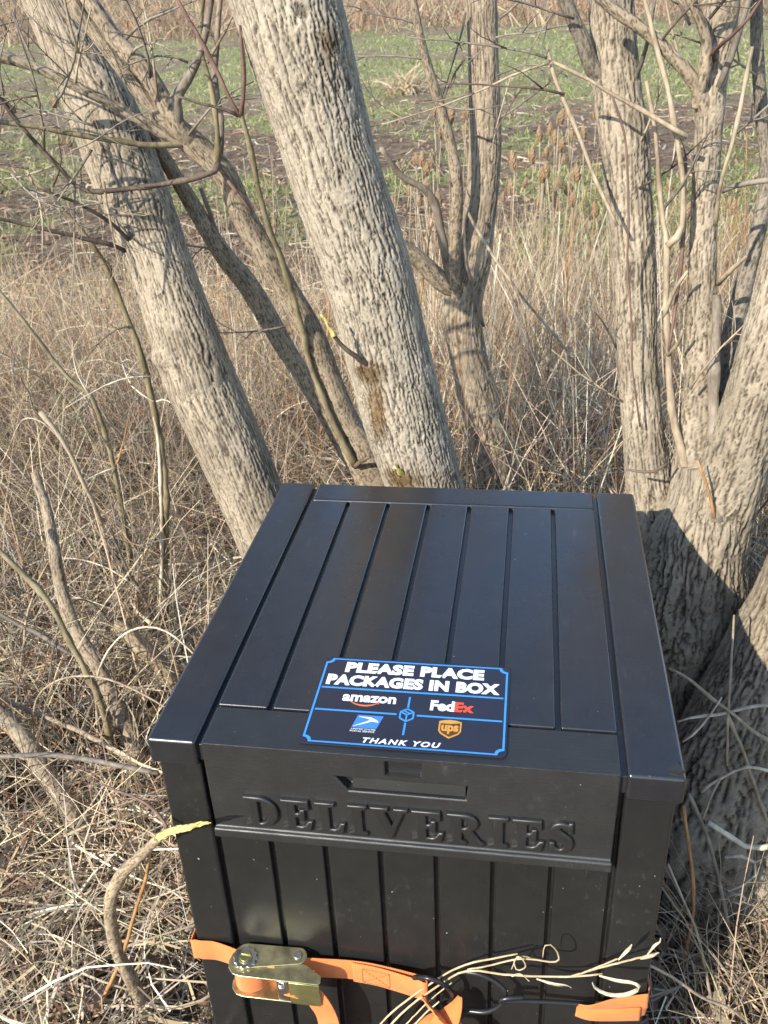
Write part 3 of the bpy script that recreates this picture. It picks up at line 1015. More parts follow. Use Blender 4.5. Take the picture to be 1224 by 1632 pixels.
# knotted tail over the middle hook
V, F = webbing([(0.296, -0.020, 0.330, 0.011, 0.2), (0.306, -0.030, 0.334, 0.013, 0.5), (0.318, -0.036, 0.327, 0.013, 0.9), (0.328, -0.035, 0.312, 0.012, 1.3), (0.324, -0.026, 0.300, 0.010, 1.6)], 36)
add('knot', V, F, M_web, strap)
V, F = webbing([(0.338, -0.018, 0.345, 0.003, 0.0), (0.333, -0.028, 0.336, 0.009, 0.2), (0.322, -0.036, 0.318, 0.015, 0.3), (0.310, -0.034, 0.300, 0.012, 0.2)], 30, wdir=(1, 0, .3))
add('knot', V, F, M_web, strap)
V, F = webbing([(0.318, -0.030, 0.318, 0.010, 0.2), (0.298, -0.040, 0.308, 0.013, 0.1), (0.282, -0.042, 0.285, 0.0155, 0.0), (0.274, -0.040, 0.25, 0.0165, -0.1), (0.270, -0.040, 0.20, HW, 0), (0.267, -0.04, 0.1, HW, 0)], 50, wdir=(1, 0, 0.1))
add('loose_tail', V, F, M_web, strap)
V, F = webbing([(0.322, -0.030, 0.312, 0.010, -0.4), (0.338, -0.034, 0.297, 0.012, -0.5), (0.352, -0.033, 0.278, 0.0145, -0.4), (0.364, -0.032, 0.25, 0.016, -0.3), (0.372, -0.034, 0.20, HW, -0.2), (0.376, -0.036, 0.1, HW, -0.2)], 50, wdir=(1, 0, 0.3))
add('loose_tail', V, F, M_web, strap)

# ------------------------------------------------------------------ trunks
def stem_path(pts):
    """pts rows: photo x, y, half width in pixels, distance Y -> world x, y, z, radius"""
    out = []
    for x, y, r, Y in pts:
        p = PY(x, y, Y)
        out.append((*p, r * depth(p) / FPX))
    return np.array(out)

def trunk_mesh(path, seed, cw=0.013, cl=0.06, amp=0.004, res=0.0034, ground_to=None, flare=0.0, lump=0.05, knots=(), stains=()):
    path = np.asarray(path, float)
    L = np.linalg.norm(np.diff(path[:, :3], axis=0), axis=1).sum()
    nr = int(L / (res * 1.35)) + 2
    s = spline(path, nr)
    P, r = s[:, :3], s[:, 3]
    T, N, B = frames(P)
    arc = np.r_[0, np.cumsum(np.linalg.norm(np.diff(P, axis=0), axis=1))]
    circ = 2 * np.pi * r.mean()
    nu = int(circ / res)
    a = np.linspace(0, 1, nu, endpoint=False)
    A, S = np.meshgrid(a, arc)
    ridge, fine, mid = bark_field(A, S, circ, seed, cw, cl)
    rel = np.clip(r / r.mean(), 0.5, 1.6)[:, None]
    lo = vnoise(A * 5, S / 0.16, seed + 51, per=5) - 0.5
    lo2 = vnoise(A * 9, S / 0.07, seed + 53, per=9) - 0.5
    rad = r[:, None] * (1 + lump * 2 * lo + lump * lo2) + amp * rel * ((ridge - 0.6) + 0.35 * (fine - 0.5) + 0.45 * (mid - 0.5))
    if flare > 0:
        zz = P[:, 2:3]
        k = np.clip(1 - zz / 0.35, 0, 1) ** 2
        rad = rad * (1 + flare * k * (0.6 + 1.2 * (vnoise(A * 6, S / 0.5, seed + 71, per=6))))
    th = A * 2 * np.pi
    nrm = np.cos(th)[..., None] * N[:, None] + np.sin(th)[..., None] * B[:, None]
    V = P[:, None] + rad[..., None] * nrm
    stain = np.zeros(V.shape[:2])
    for c, rr, h in knots:                       # swellings and branch collars
        d2 = ((V - np.array(c)) ** 2).sum(-1)
        V = V + nrm * (h * np.exp(-d2 / rr ** 2))[..., None]
    for c, (ra, rb), k in stains:
        d = V - np.array(c)
        q = np.exp(-((d[..., 0] / ra) ** 2 + (d[..., 2] / rb) ** 2)) * k
        stain = np.maximum(stain, np.clip(q * (0.25 + 0.6 * (1 - ridge) + 1.1 * fbm(A * nu * 0.25, S / 0.004, seed + 91, 4)) - 0.18, 0, 0.9))
    hg = np.clip(0.02 + 0.74 * ridge + 0.24 * fine + 0.26 * (mid - 0.5), 0, 1)
    V = np.concatenate([np.repeat(V[:1].mean(1, keepdims=True), nu, 1), V, np.repeat(V[-1:].mean(1, keepdims=True), nu, 1)])
    hg = np.concatenate([hg[:1], hg, hg[-1:]])
    stain = np.concatenate([stain[:1], stain, stain[-1:]])
    F = ring_faces(nr + 2, nu)
    return V.reshape(-1, 3), F, {'hgt': hg.ravel(), 'stain': stain.ravel()}

def add_trunk(name, parent, pts, mat, seed, **kw):
    V, F, at = trunk_mesh(pts, seed, **kw)
    return add(name, V, F, mat, parent, attrs=at)

def to_ground(path, extra=0.06):
    """carry the last two points on down into the soil"""
    p = np.asarray(path, float)
    a, b = p[-2], p[-1]
    d = (b - a) / np.linalg.norm((b - a)[:3])
    d[2] = min(d[2], -0.5)
    d = d / np.linalg.norm(d[:3])
    gzv = float(gz(b[0], b[1]))
    k = (b[2] - gzv + extra) / -d[2]
    e = b + d * k
    e[3] = b[3] * 1.12
    m = (b + e) / 2
    m[3] = b[3] * 1.03
    return np.vstack([p, m, e])

def stick_mesh(path, nu=8, n=None, seed=0, rough=0.06, nodes=0, node_amp=0.35):
    path = np.asarray(path, float)
    L = np.linalg.norm(np.diff(path[:, :3], axis=0), axis=1).sum()
    n = n or max(6, int(L / 0.018))
    s = spline(path, n)
    g = np.random.default_rng(seed)
    P = s[:, :3].copy()
    w = g.normal(size=P.shape) * np.minimum(s[:, 3:4], 0.006) * 0.11
    w[0] = w[-1] = 0
    P += w
    r = s[:, 3].copy()
    if nodes:
        pos = np.linspace(0.5, n - 1.5, nodes) + g.uniform(-2, 2, nodes)
        for q in pos:
            r *= 1 + node_amp * np.exp(-((np.arange(n) - q) / 0.7) ** 2)
    return tube(P, r, nu, seed, rough)

def twig_parts(p, d, L, r, seed, forks=2, curl=0.5, up=0.15, lvl=0):
    """a thin shoot with side shoots, returned as tubes of one piece"""
    g = np.random.default_rng(seed)
    d = np.asarray(d, float)
    d = d / np.linalg.norm(d)
    n = max(5, int(L / 0.03))
    P = [np.asarray(p, float)]
    bend = g.normal(size=3) * curl
    for k in range(n):
        d = d + (bend + np.array([0, 0, up])) * (1.0 / n) + g.normal(size=3) * 0.07
        d /= np.linalg.norm(d)
        P.append(P[-1] + d * L / n)
    P = np.array(P)
    rr = np.linspace(r, r * 0.35, len(P))
    out = [tube(P, rr, 5 if lvl else 6, seed, 0.08)]
    if lvl < 2:
        for k in range(forks):
            i = int(g.uniform(0.2, 0.9) * (len(P) - 1))
            t = P[min(i + 1, len(P) - 1)] - P[i]
            t = t / (np.linalg.norm(t) + 1e-9)
            side = np.cross(t, g.normal(size=3))
            side /= np.linalg.norm(side) + 1e-9
            out += twig_parts(P[i], t * 0.7 + side * 0.75, L * g.uniform(0.25, 0.55), rr[i] * 0.7, seed * 7 + k + 1, max(0, forks - 1), curl, up, lvl + 1)
    return out

def add_stick(name, parent, pts, mat, seed=0, px=True, **kw):
    path = stem_path(pts) if px else np.asarray(pts, float)
    if kw.get('nu', 8) >= 9:                     # thick enough for its bark to show
        return barked(name, parent, path, BARK_OF[mat.name], seed)
    V, F = stick_mesh(path, seed=seed, **kw)
    return add(name, V, F, mat, parent)

BARK_OF = {'smooth_stem': M_barkC, 'grey_twig': M_barkE, 'tan_cane': M_barkF, 'torn_pale_wood': M_barkF}

def barked(name, parent, path, mat, seed):
    V, F, at = trunk_mesh(path, seed + 900, cw=0.0052, cl=0.022, amp=0.0009, res=0.0024, lump=0.07)
    return add(name, V, F, mat, parent, attrs=at)

def add_twig(parent, p, d, L, r, mat, seed, forks=2, curl=0.5, up=0.15, name='twig'):
    V, F = merge(twig_parts(p, d, L, r, seed, forks, curl, up))
    return add(name, V, F, mat, parent)

def base_of(path):
    p = np.asarray(path)[-1]
    return (float(p[0]), float(p[1]), float(gz(p[0], p[1])))

# -- pale trunk leaning left, behind the box's left corner
p1 = stem_path([(28, -110, 37, 1.06), (79, 0, 42, 1.02), (152, 147, 54, .98), (207, 294, 56, .94), (261, 441, 52, .90), (312, 588, 57, .87), (322, 612, 57, .87), (371, 720, 53, .85), (435, 868, 52, .84)])
p1 = to_ground(p1)
tree1 = thing('bare_tree', 'pale bare trunk leaning left, leftmost of the big trunks, behind the box corner', 'tree', base_of(p1))
kn = [(PY(248, 572, .82), 0.020, 0.016), (PY(232, 330, .88), 0.03, 0.008), (PY(150, 135, .93), 0.02, 0.006)]
add_trunk('trunk', tree1, p1, M_barkB, 101, cw=0.0070, cl=0.075, amp=0.0030, res=0.0022, knots=kn, flare=0.25, stains=[(PY(150, 150, .93), (0.012, 0.03), 0.7), (PY(158, 185, .93), (0.010, 0.03), 0.8)])
add_stick('broken_stub', tree1, [(268, 562, 12, .86), (250, 566, 10, .835), (240, 570, 8, .825), (234, 573, 3, .82)], M_stem, 5, n=12, rough=0.4)
add_stick('branch', tree1, [(200, 400, 4, .87), (176, 390, 4.0, .85), (96, 371, 3.2, .80), (0, 349, 2.6, .74), (-60, 338, 2, .7)], M_darktwig, 6)
add_stick('branch', tree1, [(212, 388, 3.4, .87), (172, 352, 3.2, .82), (120, 322, 2.6, .78), (60, 300, 2, .74)], M_darktwig, 7)

# -- big centre trunk
p2 = stem_path([(425, -110, 92, .86), (455, 0, 85, .85), (497, 147, 77, .85), (540, 294, 71, .85), (587, 441, 68, .85), (625, 588, 66, .85), (653, 695, 63, .85), (675, 769, 60, .85), (697, 850, 60, .85)])
p2 = to_ground(p2)
tree2 = thing('bare_tree', 'thickest bare trunk with deep furrowed pale bark, rising behind the middle of the lid', 'tree', base_of(p2))
kn = [(PY(582, 578, .79), 0.028, 0.008), (PY(640, 752, .79), 0.028, 0.007), (PY(522, 62, .79), 0.03, 0.006)]
stn = [(PY(590, 590, .79), (0.026, 0.022), 1.9), (PY(602, 650, .79), (0.018, 0.060), 1.7), (PY(640, 760, .79), (0.030, 0.022), 1.8), (PY(524, 66, .79), (0.014, 0.035), 1.0)]
add_trunk('trunk', tree2, p2, M_barkA, 202, cw=0.0074, cl=0.058, amp=0.0040, res=0.0020, knots=kn, flare=0.25, stains=stn, lump=0.03)
add_stick('cut_shoot', tree2, [(596, 586, 5.5, .79), (566, 568, 4.4, .757), (545, 550, 3.8, .745), (530, 532, 3.6, .735)], M_darktwig, 12, n=12)
add_stick('cut_shoot_end', tree2, [(532, 536, 5.0, .736), (527, 526, 4.2, .735), (521, 516, 3.4, .733), (516, 507, 3.6, .731), (511, 501, 1.4, .73)], M_yellow, 13, n=10, rough=0.3)
add_stick('pruned_stub', tree2, [(643, 760, 9, .80), (641, 755, 8.5, .778), (636, 750, 6.5, .766), (627, 744, 3, .762)], M_yellow, 14, n=9, rough=0.5)

# -- forked trunk behind
p3 = stem_path([(764, -90, 24, 1.68), (766, 0, 24.5, 1.68), (773, 200, 24.5, 1.67), (771, 272, 24.5, 1.66), (764, 344, 25, 1.65), (752, 420, 29, 1.64), (738, 488, 30, 1.63), (745, 559, 29, 1.63), (770, 667, 31, 1.63), (795, 775, 34, 1.63), (815, 850, 36, 1.63)])
p3 = to_ground(p3)
tree3 = thing('bare_tree', 'slimmer brown-grey trunk forking behind the thickest trunk, straight upper stem', 'tree', base_of(p3))
add_trunk('trunk', tree3, p3, M_barkC, 303, cw=0.0085, cl=0.12, amp=0.0028, res=0.003, flare=0.2, lump=0.06)
add_stick('branch', tree3, [(735, 462, 17, 1.62), (704, 448, 15, 1.60), (668, 414, 13, 1.58), (636, 390, 11, 1.56), (600, 372, 10, 1.54), (560, 350, 8, 1.52)], M_stem, 21, nu=10)
add_stick('branch', tree3, [(730, 470, 10, 1.60), (724, 416, 9.5, 1.58), (729, 308, 9, 1.56), (721, 243, 8.5, 1.55), (698, 158, 8, 1.53), (676, 85, 7, 1.51), (659, 0, 6, 1.49), (648, -70, 5, 1.48)], M_stem, 22, nu=10)
add_stick('branch', tree3, [(722, 462, 8, 1.60), (711, 408, 7.5, 1.58), (693, 326, 7, 1.56), (675, 301, 6.5, 1.54), (639, 279, 5.5, 1.52), (607, 236, 3.5, 1.48)], M_stem, 23, nu=8)
add_stick('branch', tree3, [(770, 520, 3.5, 1.60), (757, 470, 3.2, 1.58), (744, 420, 2.6, 1.56), (740, 360, 2.2, 1.54), (745, 330, 1.98, 1.53)], M_grey, 24)
add_stick('branch', tree3, [(905, 560, 1.98, 1.43), (838, 480, 2.2, 1.48), (790, 415, 2.6, 1.51), (757, 360, 2.6, 1.53), (742, 330, 2.4, 1.54)], M_tan, 25)
for k, (x, y, Y, dx, dz, L) in enumerate([(742, 20, 1.64, -.15, -.9, .22), (740, 95, 1.63, -.6, -.5, .16), (792, 120, 1.64, .8, .3, .30), (790, 60, 1.65, .9, .1, .34), (794, 190, 1.63, .8, .45, .26), (700, 165, 1.52, .7, -.3, .16), (680, 95, 1.51, -.9, .3, .2), (668, 40, 1.50, -.8, .35, .22), (724, 300, 1.55, -.5, .6, .12), (796, 30, 1.66, .9, .5, .3)]):
    add_twig(tree3, PY(x, y, Y), (dx, -.12, dz), L, 0.0028, M_darktwig if k < 2 else M_grey, 300 + k, 3, 0.6, 0.0)

# -- two-stemmed slender tree with branches sweeping up left
q1 = stem_path([(98, -60, 10, .84), (121, 11, 11, .84), (150, 50, 11.5, .85), (220, 143, 12, .86), (257, 184, 13, .87), (300, 222, 19, .88), (342, 262, 20, .89), (364, 290, 19.5, .90), (390, 349, 20, .92), (423, 404, 20.5, .94), (456, 460, 19, .96), (496, 530, 19, .98), (522, 597, 19, 1.0), (551, 670, 21, 1.02), (583, 725, 24, 1.03), (607, 768, 27, 1.04)])
q1 = to_ground(q1)
tree4 = thing('bare_tree', 'slender smooth grey tree with two stems between the leftmost and the thickest trunk', 'tree', base_of(q1))
add_trunk('stem', tree4, q1, M_barkC, 404, cw=0.006, cl=0.025, amp=0.0011, res=0.0026, lump=0.07)
add_stick('stem', tree4, [(205, 165, 8, .98), (240, 215, 9, .99), (265, 257, 11, 1.0), (294, 305, 12, 1.02), (331, 368, 14, 1.03), (360, 412, 16, 1.04), (393, 452, 17, 1.05), (423, 500, 17, 1.06), (450, 548, 16, 1.06), (480, 595, 14, 1.06), (504, 634, 14, 1.06), (546, 707, 15, 1.06), (575, 752, 18, 1.05), (598, 800, 20, 1.04)], M_stem, 31, nu=14)
add_stick('branch', tree4, [(335, 258, 10, .893), (318, 238, 13, .885), (287, 206, 14, .865), (257, 154, 14.5, .855), (228, 110, 15, .85), (184, 62, 13.5, .85), (143, 2, 12.5, .84), (110, -50, 11, .84)], M_stem, 32, nu=12)
add_stick('branch', tree4, [(322, 246, 7, .89), (298, 232, 8.5, .878), (272, 220, 8.5, .865), (191, 173, 8, .83), (140, 147, 7.8, .80), (55, 107, 7.5, .77), (0, 92, 7.5, .75), (-70, 76, 7, .72)], M_stem, 33, nu=10)
add_stick('branch', tree4, [(305, 228, 4, .88), (276, 231, 4.6, .855), (235, 231, 4.4, .83), (180, 224, 4.4, .80), (129, 216, 4.2, .78), (44, 200, 3.8, .74), (-40, 190, 3.2, .7)], M_olive, 34)
add_stick('branch', tree4, [(348, 262, 5, .87), (338, 276, 4.6, .85), (300, 286, 4.2, .83), (257, 294, 4, .82), (191, 303, 3.8, .80), (132, 303, 3.6, .78), (90, 262, 3.4, .77), (48, 217, 3.2, .76), (0, 158, 2.8, .74), (-40, 110, 2, .72)], M_darktwig, 35, nodes=7)
add_stick('branch', tree4, [(345, 268, 6, .885), (347, 230, 4.6, .87), (344, 180, 4.2, .86), (332, 120, 3.9, .86), (318, 75, 3.6, .86), (321, 25, 3.4, .86), (326, -30, 3.2, .86)], M_olive, 36, nodes=6)
add_stick('branch', tree4, [(285, 200, 8, .86), (280, 160, 8, .86), (296, 130, 8, .86), (316, 95, 6, .86), (330, 40, 5, .86), (338, -20, 4.6, .86)], M_stem, 37, nodes=4)
add_stick('branch', tree4, [(348, 250, 7, .90), (352, 200, 6, .91), (342, 120, 5.5, .92), (346, 60, 5, .92), (352, -20, 4.4, .92)], M_stem, 38)
add_stick('branch', tree4, [(352, 272, 3.4, .88), (372, 300, 2.8, .87), (400, 336, 2.4, .86)], M_redt, 39)
add_stick('branch', tree4, [(360, 412, 5, 1.03), (348, 380, 4.5, 1.03), (335, 340, 4, 1.03), (320, 300, 3.4, 1.03)], M_stem, 40)
for k, (x, y, Y, dx, dz, L) in enumerate([(240, 125, .84, .25, .9, .16), (252, 160, .84, .2, .95, .2), (205, 90, .84, .7, .6, .12), (300, 215, .86, .7, .7, .14), (120, 135, .79, .3, .9, .12), (60, 108, .77, -.3, .9, .14), (200, 62, .85, .9, .5, .18), (330, 100, .86, .6, .6, .14), (300, 100, .86, -.7, .6, .12), (100, 210, .77, -.6, .5, .12), (90, 262, .77, -.8, -.3, .16), (420, 400, .94, .8, .5, .10), (455, 520, .98, -.9, -.2, .16), (350, 400, 1.04, -.9, .2, .16), (25, 180, .75, -.5, .8, .1), (40, 100, .77, -.6, .5, .2), (175, 160, .82, -.5, .8, .18), (70, 240, .76, .3, .9, .2)]):
    add_twig(tree4, PY(x, y, Y), (dx, -.1, dz), L, 0.0025, (M_grey, M_tan, M_stem)[k % 3], 400 + k, 3, 0.5, 0.1)

gt = np.random.default_rng(77)
for k in range(22):
    x, y = gt.uniform(-10, 190), gt.uniform(40, 330)
    add_twig(tree4, PY(x, y, gt.uniform(.70, .82)), (gt.normal() * .7, -.1, gt.normal() * .6), gt.uniform(.10, .26), gt.uniform(.0013, .0026), (M_grey, M_tan, M_stem, M_redt)[k % 4], 450 + k, 3, 0.6, 0.1)
# -- olive shoot in front of the slender tree
op = stem_path([(384, 60, 2.6, .80), (390, 121, 3.2, .80), (385, 180, 3.8, .80), (397, 228, 4.2, .82), (423, 346, 4.8, .86), (448, 412, 5, .89), (482, 523, 4.6, .94), (492, 572, 4.8, .96), (524, 658, 5.2, .98), (552, 715, 5.4, .99), (566, 742, 5.6, 1.0)])
shoot = thing('young_shoot', 'long thin olive-brown shoot with red tips against the slender grey stems', 'shoot', tuple(op[-1][:3]))
add_stick('stem', shoot, op, M_olive, 41, px=False, nodes=7, node_amp=0.3)
add_stick('tip', shoot, [(384, 182, 3.6, .798), (389, 130, 3.2, .798), (384, 62, 2.6, .797), (382, 40, 1.2, .797)], M_redt, 42)
add_stick('tip', shoot, [(384, 186, 3.4, .80), (372, 168, 3.2, .80), (331, 85, 2.9, .79), (290, 11, 2.6, .78), (262, -40, 2, .78)], M_redt, 43, nodes=4)
add_stick('tip', shoot, [(380, 184, 3, .80), (350, 172, 2.4, .79), (318, 165, 2.2, .78), (280, 152, 1.6, .77)], M_darktwig, 44)
add_stick('spur', shoot, [(566, 744, 4, .99), (574, 736, 3.5, .97), (590, 728, 2.5, .95)], M_darktwig, 45)

# -- many-stemmed tree at the right
pb = stem_path([(1128, 742, 46, .78), (1122, 800, 58, .765), (1112, 860, 72, .75), (1104, 930, 78, .74), (1088, 1010, 80, .735), (1070, 1100, 80, .73), (1056, 1200, 82, .73)])
pb = to_ground(pb)
tree5 = thing('bare_tree', 'many-stemmed bare tree splitting low beside the box, rough shaded base', 'tree', base_of(pb))
kn = [(PY(1090, 725, .74), 0.03, 0.012), (PY(1150, 850, .69), 0.05, 0.012)]
add_trunk('trunk', tree5, pb, M_barkD, 505, cw=0.0110, cl=0.06, amp=0.0075, res=0.0026, knots=kn, flare=0.35, lump=0.10)
pa = stem_path([(968, -90, 33, 1.0), (973, 0, 33.5, .98), (984, 147, 35.5, .95), (995, 220, 37, .93), (1003, 331, 35, .91), (1010, 441, 33.5, .89), (1017, 588, 30.5, .86), (1023, 664, 31, .84), (1035, 772, 36, .82), (1052, 860, 42, .80), (1065, 960, 42, .78), (1072, 1060, 40, .77)])
add_trunk('stem', tree5, pa, M_barkB, 506, cw=0.0076, cl=0.06, amp=0.0034, res=0.0024, lump=0.05, knots=[(PY(1000, 230, .86), .02, .006)])
pbb = stem_path([(1160, -80, 24, .92), (1152, 10, 25, .91), (1142, 80, 24, .90), (1134, 147, 22, .89), (1125, 294, 20.5, .87), (1119, 441, 20.5, .85), (1117, 588, 25, .83), (1112, 664, 27, .81), (1106, 740, 32, .79), (1104, 830, 38, .77)])
add_trunk('stem', tree5, pbb, M_barkB, 507, cw=0.0062, cl=0.04, amp=0.0024, res=0.0026, lump=0.06)
pc = stem_path([(1290, 330, 44, .74), (1258, 430, 45, .74), (1224, 560, 47, .74), (1196, 660, 49, .74), (1172, 740, 52, .745), (1146, 820, 56, .75), (1122, 900, 60, .75), (1100, 980, 60, .75)])
add_trunk('stem', tree5, pc, M_barkB, 508, cw=0.0076, cl=0.055, amp=0.0040, res=0.0026, lump=0.05)
add_stick('stem', tree5, [(1206, -30, 9, 1.0), (1207, 73, 10, 1.0), (1214, 184, 10, .99), (1222, 270, 11, .98), (1212, 350, 12, .96), (1203, 386, 13, .95), (1180, 478, 15, .93), (1163, 551, 16, .90), (1152, 640, 17, .86), (1145, 720, 18, .82)], M_grey, 51, nu=12)
add_stick('shoot', tree5, [(1030, 129, 3, .86), (1045, 220, 3.4, .85), (1054, 331, 3.9, .84), (1063, 390, 4.6, .83), (1061, 460, 4.8, .82), (1064, 551, 5.2, .81), (1070, 643, 5.6, .79), (1082, 703, 6.4, .775), (1092, 745, 7, .77), (1100, 790, 7, .78)], M_tan, 52, nodes=6)
add_stick('shoot', tree5, [(1023, -20, 3.6, .84), (1041, 55, 3.8, .84), (1059, 121, 4.0, .84), (1074, 191, 4.2, .83), (1085, 257, 4.2, .82), (1089, 340, 4.2, .81), (1080, 378, 5, .81), (1064, 392, 5.5, .815)], M_tan, 53, nodes=5)
add_stick('shoot', tree5, [(1092, 250, 3, .85), (1089, 382, 3.2, .83), (1078, 480, 2.6, .82), (1066, 560, 2.4, .80)], M_redt, 54)
add_stick('shoot', tree5, [(1142, 470, 6, .81), (1140, 560, 7.5, .78), (1137, 640, 8.5, .76), (1138, 720, 9, .74), (1141, 800, 10, .71), (1141, 832, 11, .695)], M_stem, 55, nodes=4)
add_stick('shoot', tree5, [(1139, 828, 2.6, .69), (1130, 785, 2.2, .685), (1112, 735, 1.6, .685)], M_orangecane, 56)
add_stick('branch', tree5, [(1132, 190, 13, .88), (1107, 132, 11, .87), (1074, 92, 10, .86), (1030, 51, 9.5, .85), (979, 15, 9, .84), (940, -20, 8, .83)], M_stem, 57, nu=10)
add_stick('branch', tree5, [(966, 140, 15, .95), (942, 103, 13, .94), (927, 62, 12, .93), (905, 11, 11, .92), (890, -40, 10, .91)], M_grey, 58, nu=10)
add_stick('branch', tree5, [(984, 360, 2.2, .82), (949, 287, 3.2, .84), (920, 210, 3.2, .86), (890, 140, 3, .88), (878, 100, 2.6, .89), (872, 74, 2.2, .90)], M_tan, 59, nodes=4)
add_stick('branch', tree5, [(1096, 218, 3.8, .80), (1060, 198, 3.8, .80), (1030, 180, 3.4, .80), (975, 150, 3, .80), (940, 128, 2.6, .80), (880, 98, 2, .80)], M_tan, 60, nodes=4)
add_stick('branch', tree5, [(975, 150, 1.8, .80), (990, 195, 2.0, .79), (998, 240, 2.0, .79), (1002, 342, 1.9, .80), (1000, 420, 1.7, .81), (1006, 510, 1.7, .80), (1008, 588, 1.6, .79), (1020, 680, 1.5, .78)], M_redt, 61)
add_stick('branch', tree5, [(1199, 74, 2.6, .76), (1186, 140, 3, .76), (1170, 217, 3.2, .76), (1158, 260, 3.2, .77), (1147, 301, 3, .78), (1140, 360, 3, .80)], M_tan, 62, nodes=3)
add_stick('branch', tree5, [(1140, 96, 3.4, .88), (1137, 84, 3.6, .84), (1150, 70, 3.4, .81), (1173, 51, 3.2, .78), (1200, 20, 3, .76), (1224, -20, 2.6, .74)], M_redt, 63)
add_stick('branch', tree5, [(1110, 170, 9, .88), (1122, 120, 9, .86), (1126, 70, 8, .85), (1110, 20, 8, .84), (1085, -30, 7, .83)], M_stem, 64, nu=9)
add_stick('branch', tree5, [(1144, 452, 5, .84), (1160, 435, 4.2, .82), (1178, 420, 3.4, .80), (1190, 408, 2.4, .78)], M_tan, 65)
add_stick('branch', tree5, [(1058, 505, 3.6, .815), (1075, 462, 3.2, .80), (1096, 432, 2.2, .78)], M_tan, 66)
add_stick('branch', tree5, [(1064, 566, 4, .805), (1080, 548, 3.2, .79), (1088, 526, 2.2, .77)], M_tan, 67)
add_stick('branch', tree5, [(1145, 140, 5, .86), (1165, 90, 5, .86), (1180, 40, 5, .85), (1200, -20, 4, .85)], M_grey, 68)
add_stick('branch', tree5, [(1150, 305, 3.6, .83), (1180, 294, 4.4, .82), (1214, 288, 5, .80), (1260, 284, 5, .78)], M_grey, 69)
add_stick('branch', tree5, [(1064, 738, 2.5, .73), (1040, 752, 2.5, .715), (1020, 752, 2.4, .71), (998, 748, 1.8, .71)], M_darktwig, 70)
add_stick('branch', tree5, [(1006, 140, 5, .95), (1022, 100, 4, .92), (1034, 60, 3.2, .90), (1044, 0, 2.4, .88)], M_grey, 71)
for k, (x, y, Y, dx, dz, L) in enumerate([(872, 92, .88, -.9, .35, .22), (876, 100, .88, -.8, -.25, .3), (900, 150, .87, -.9, .4, .2), (915, 30, .90, -.7, .3, .2), (1018, 230, .9, .5, .8, .12), (1050, 70, .85, .6, .8, .16), (1100, 40, .84, -.6, .8, .16), (1086, 110, .86, -.5, .8, .2), (1130, 30, .85, .5, .8, .16), (1170, 215, .8, .6, .6, .14), (1205, 120, .95, -.7, .5, .2), (1018, 300, .88, .8, .5, .14), (985, 560, .86, -.6, .8, .14), (992, 640, .83, -.8, .4, .16), (1145, 560, .80, .5, .7, .12), (1060, 330, .82, .5, .8, .16), (1100, 620, .76, .2, .9, .14)]):
    add_twig(tree5, PY(x, y, Y), (dx, -.1, dz), L, 0.0024, (M_grey, M_tan, M_darktwig)[k % 3], 500 + k, 3, 0.5, 0.05)

# -- old trunk at the right edge
p6 = stem_path([(1345, 760, 50, .66), (1310, 860, 58, .63), (1272, 960, 68, .60), (1240, 1040, 80, .58), (1208, 1130, 92, .56), (1180, 1230, 104, .54), (1160, 1330, 112, .53), (1145, 1430, 118, .52)])
p6 = to_ground(p6)
tree6 = thing('bare_tree', 'old bare trunk cut off by the picture edge, its broad rough foot beside the box', 'tree', base_of(p6))
add_trunk('trunk', tree6, p6, M_barkD, 606, cw=0.0110, cl=0.05, amp=0.007, res=0.003, flare=0.3, lump=0.09)

# ------------------------------------------------------------------ shrubs, canes and broken stems at the left
def cane(name, label, cat, pts, mat, seed, group=None, px=True, nodes=0, twigs=(), sink=True, nu=8, rough=0.05):
    if nu < 10:
        pts = [(x, y, r * 0.78, Y) for x, y, r, Y in pts]
    path = stem_path(pts) if px else np.asarray(pts, float)
    if sink:
        e = path[-1].copy()
        e[2] = float(gz(e[0], e[1])) - 0.03
        if path[-1][2] - e[2] > 0.02:
            path = np.vstack([path, e])
    b = path[-1]
    t = thing(name, label, cat, (float(b[0]), float(b[1]), float(gz(b[0], b[1]))), group)
    if nu >= 9:
        barked('stem', t, path, BARK_OF[mat.name], seed)
    else:
        V, F = stick_mesh(path, seed=seed, nodes=nodes, nu=nu, rough=rough)
        add('stem', V, F, mat, t)
    for k, (x, y, Y, dx, dz, L, m) in enumerate(twigs):
        add_twig(t, PY(x, y, Y), (dx, -.15, dz), L, 0.0022, m, seed * 31 + k, 2, 0.9, -0.1)
    return t

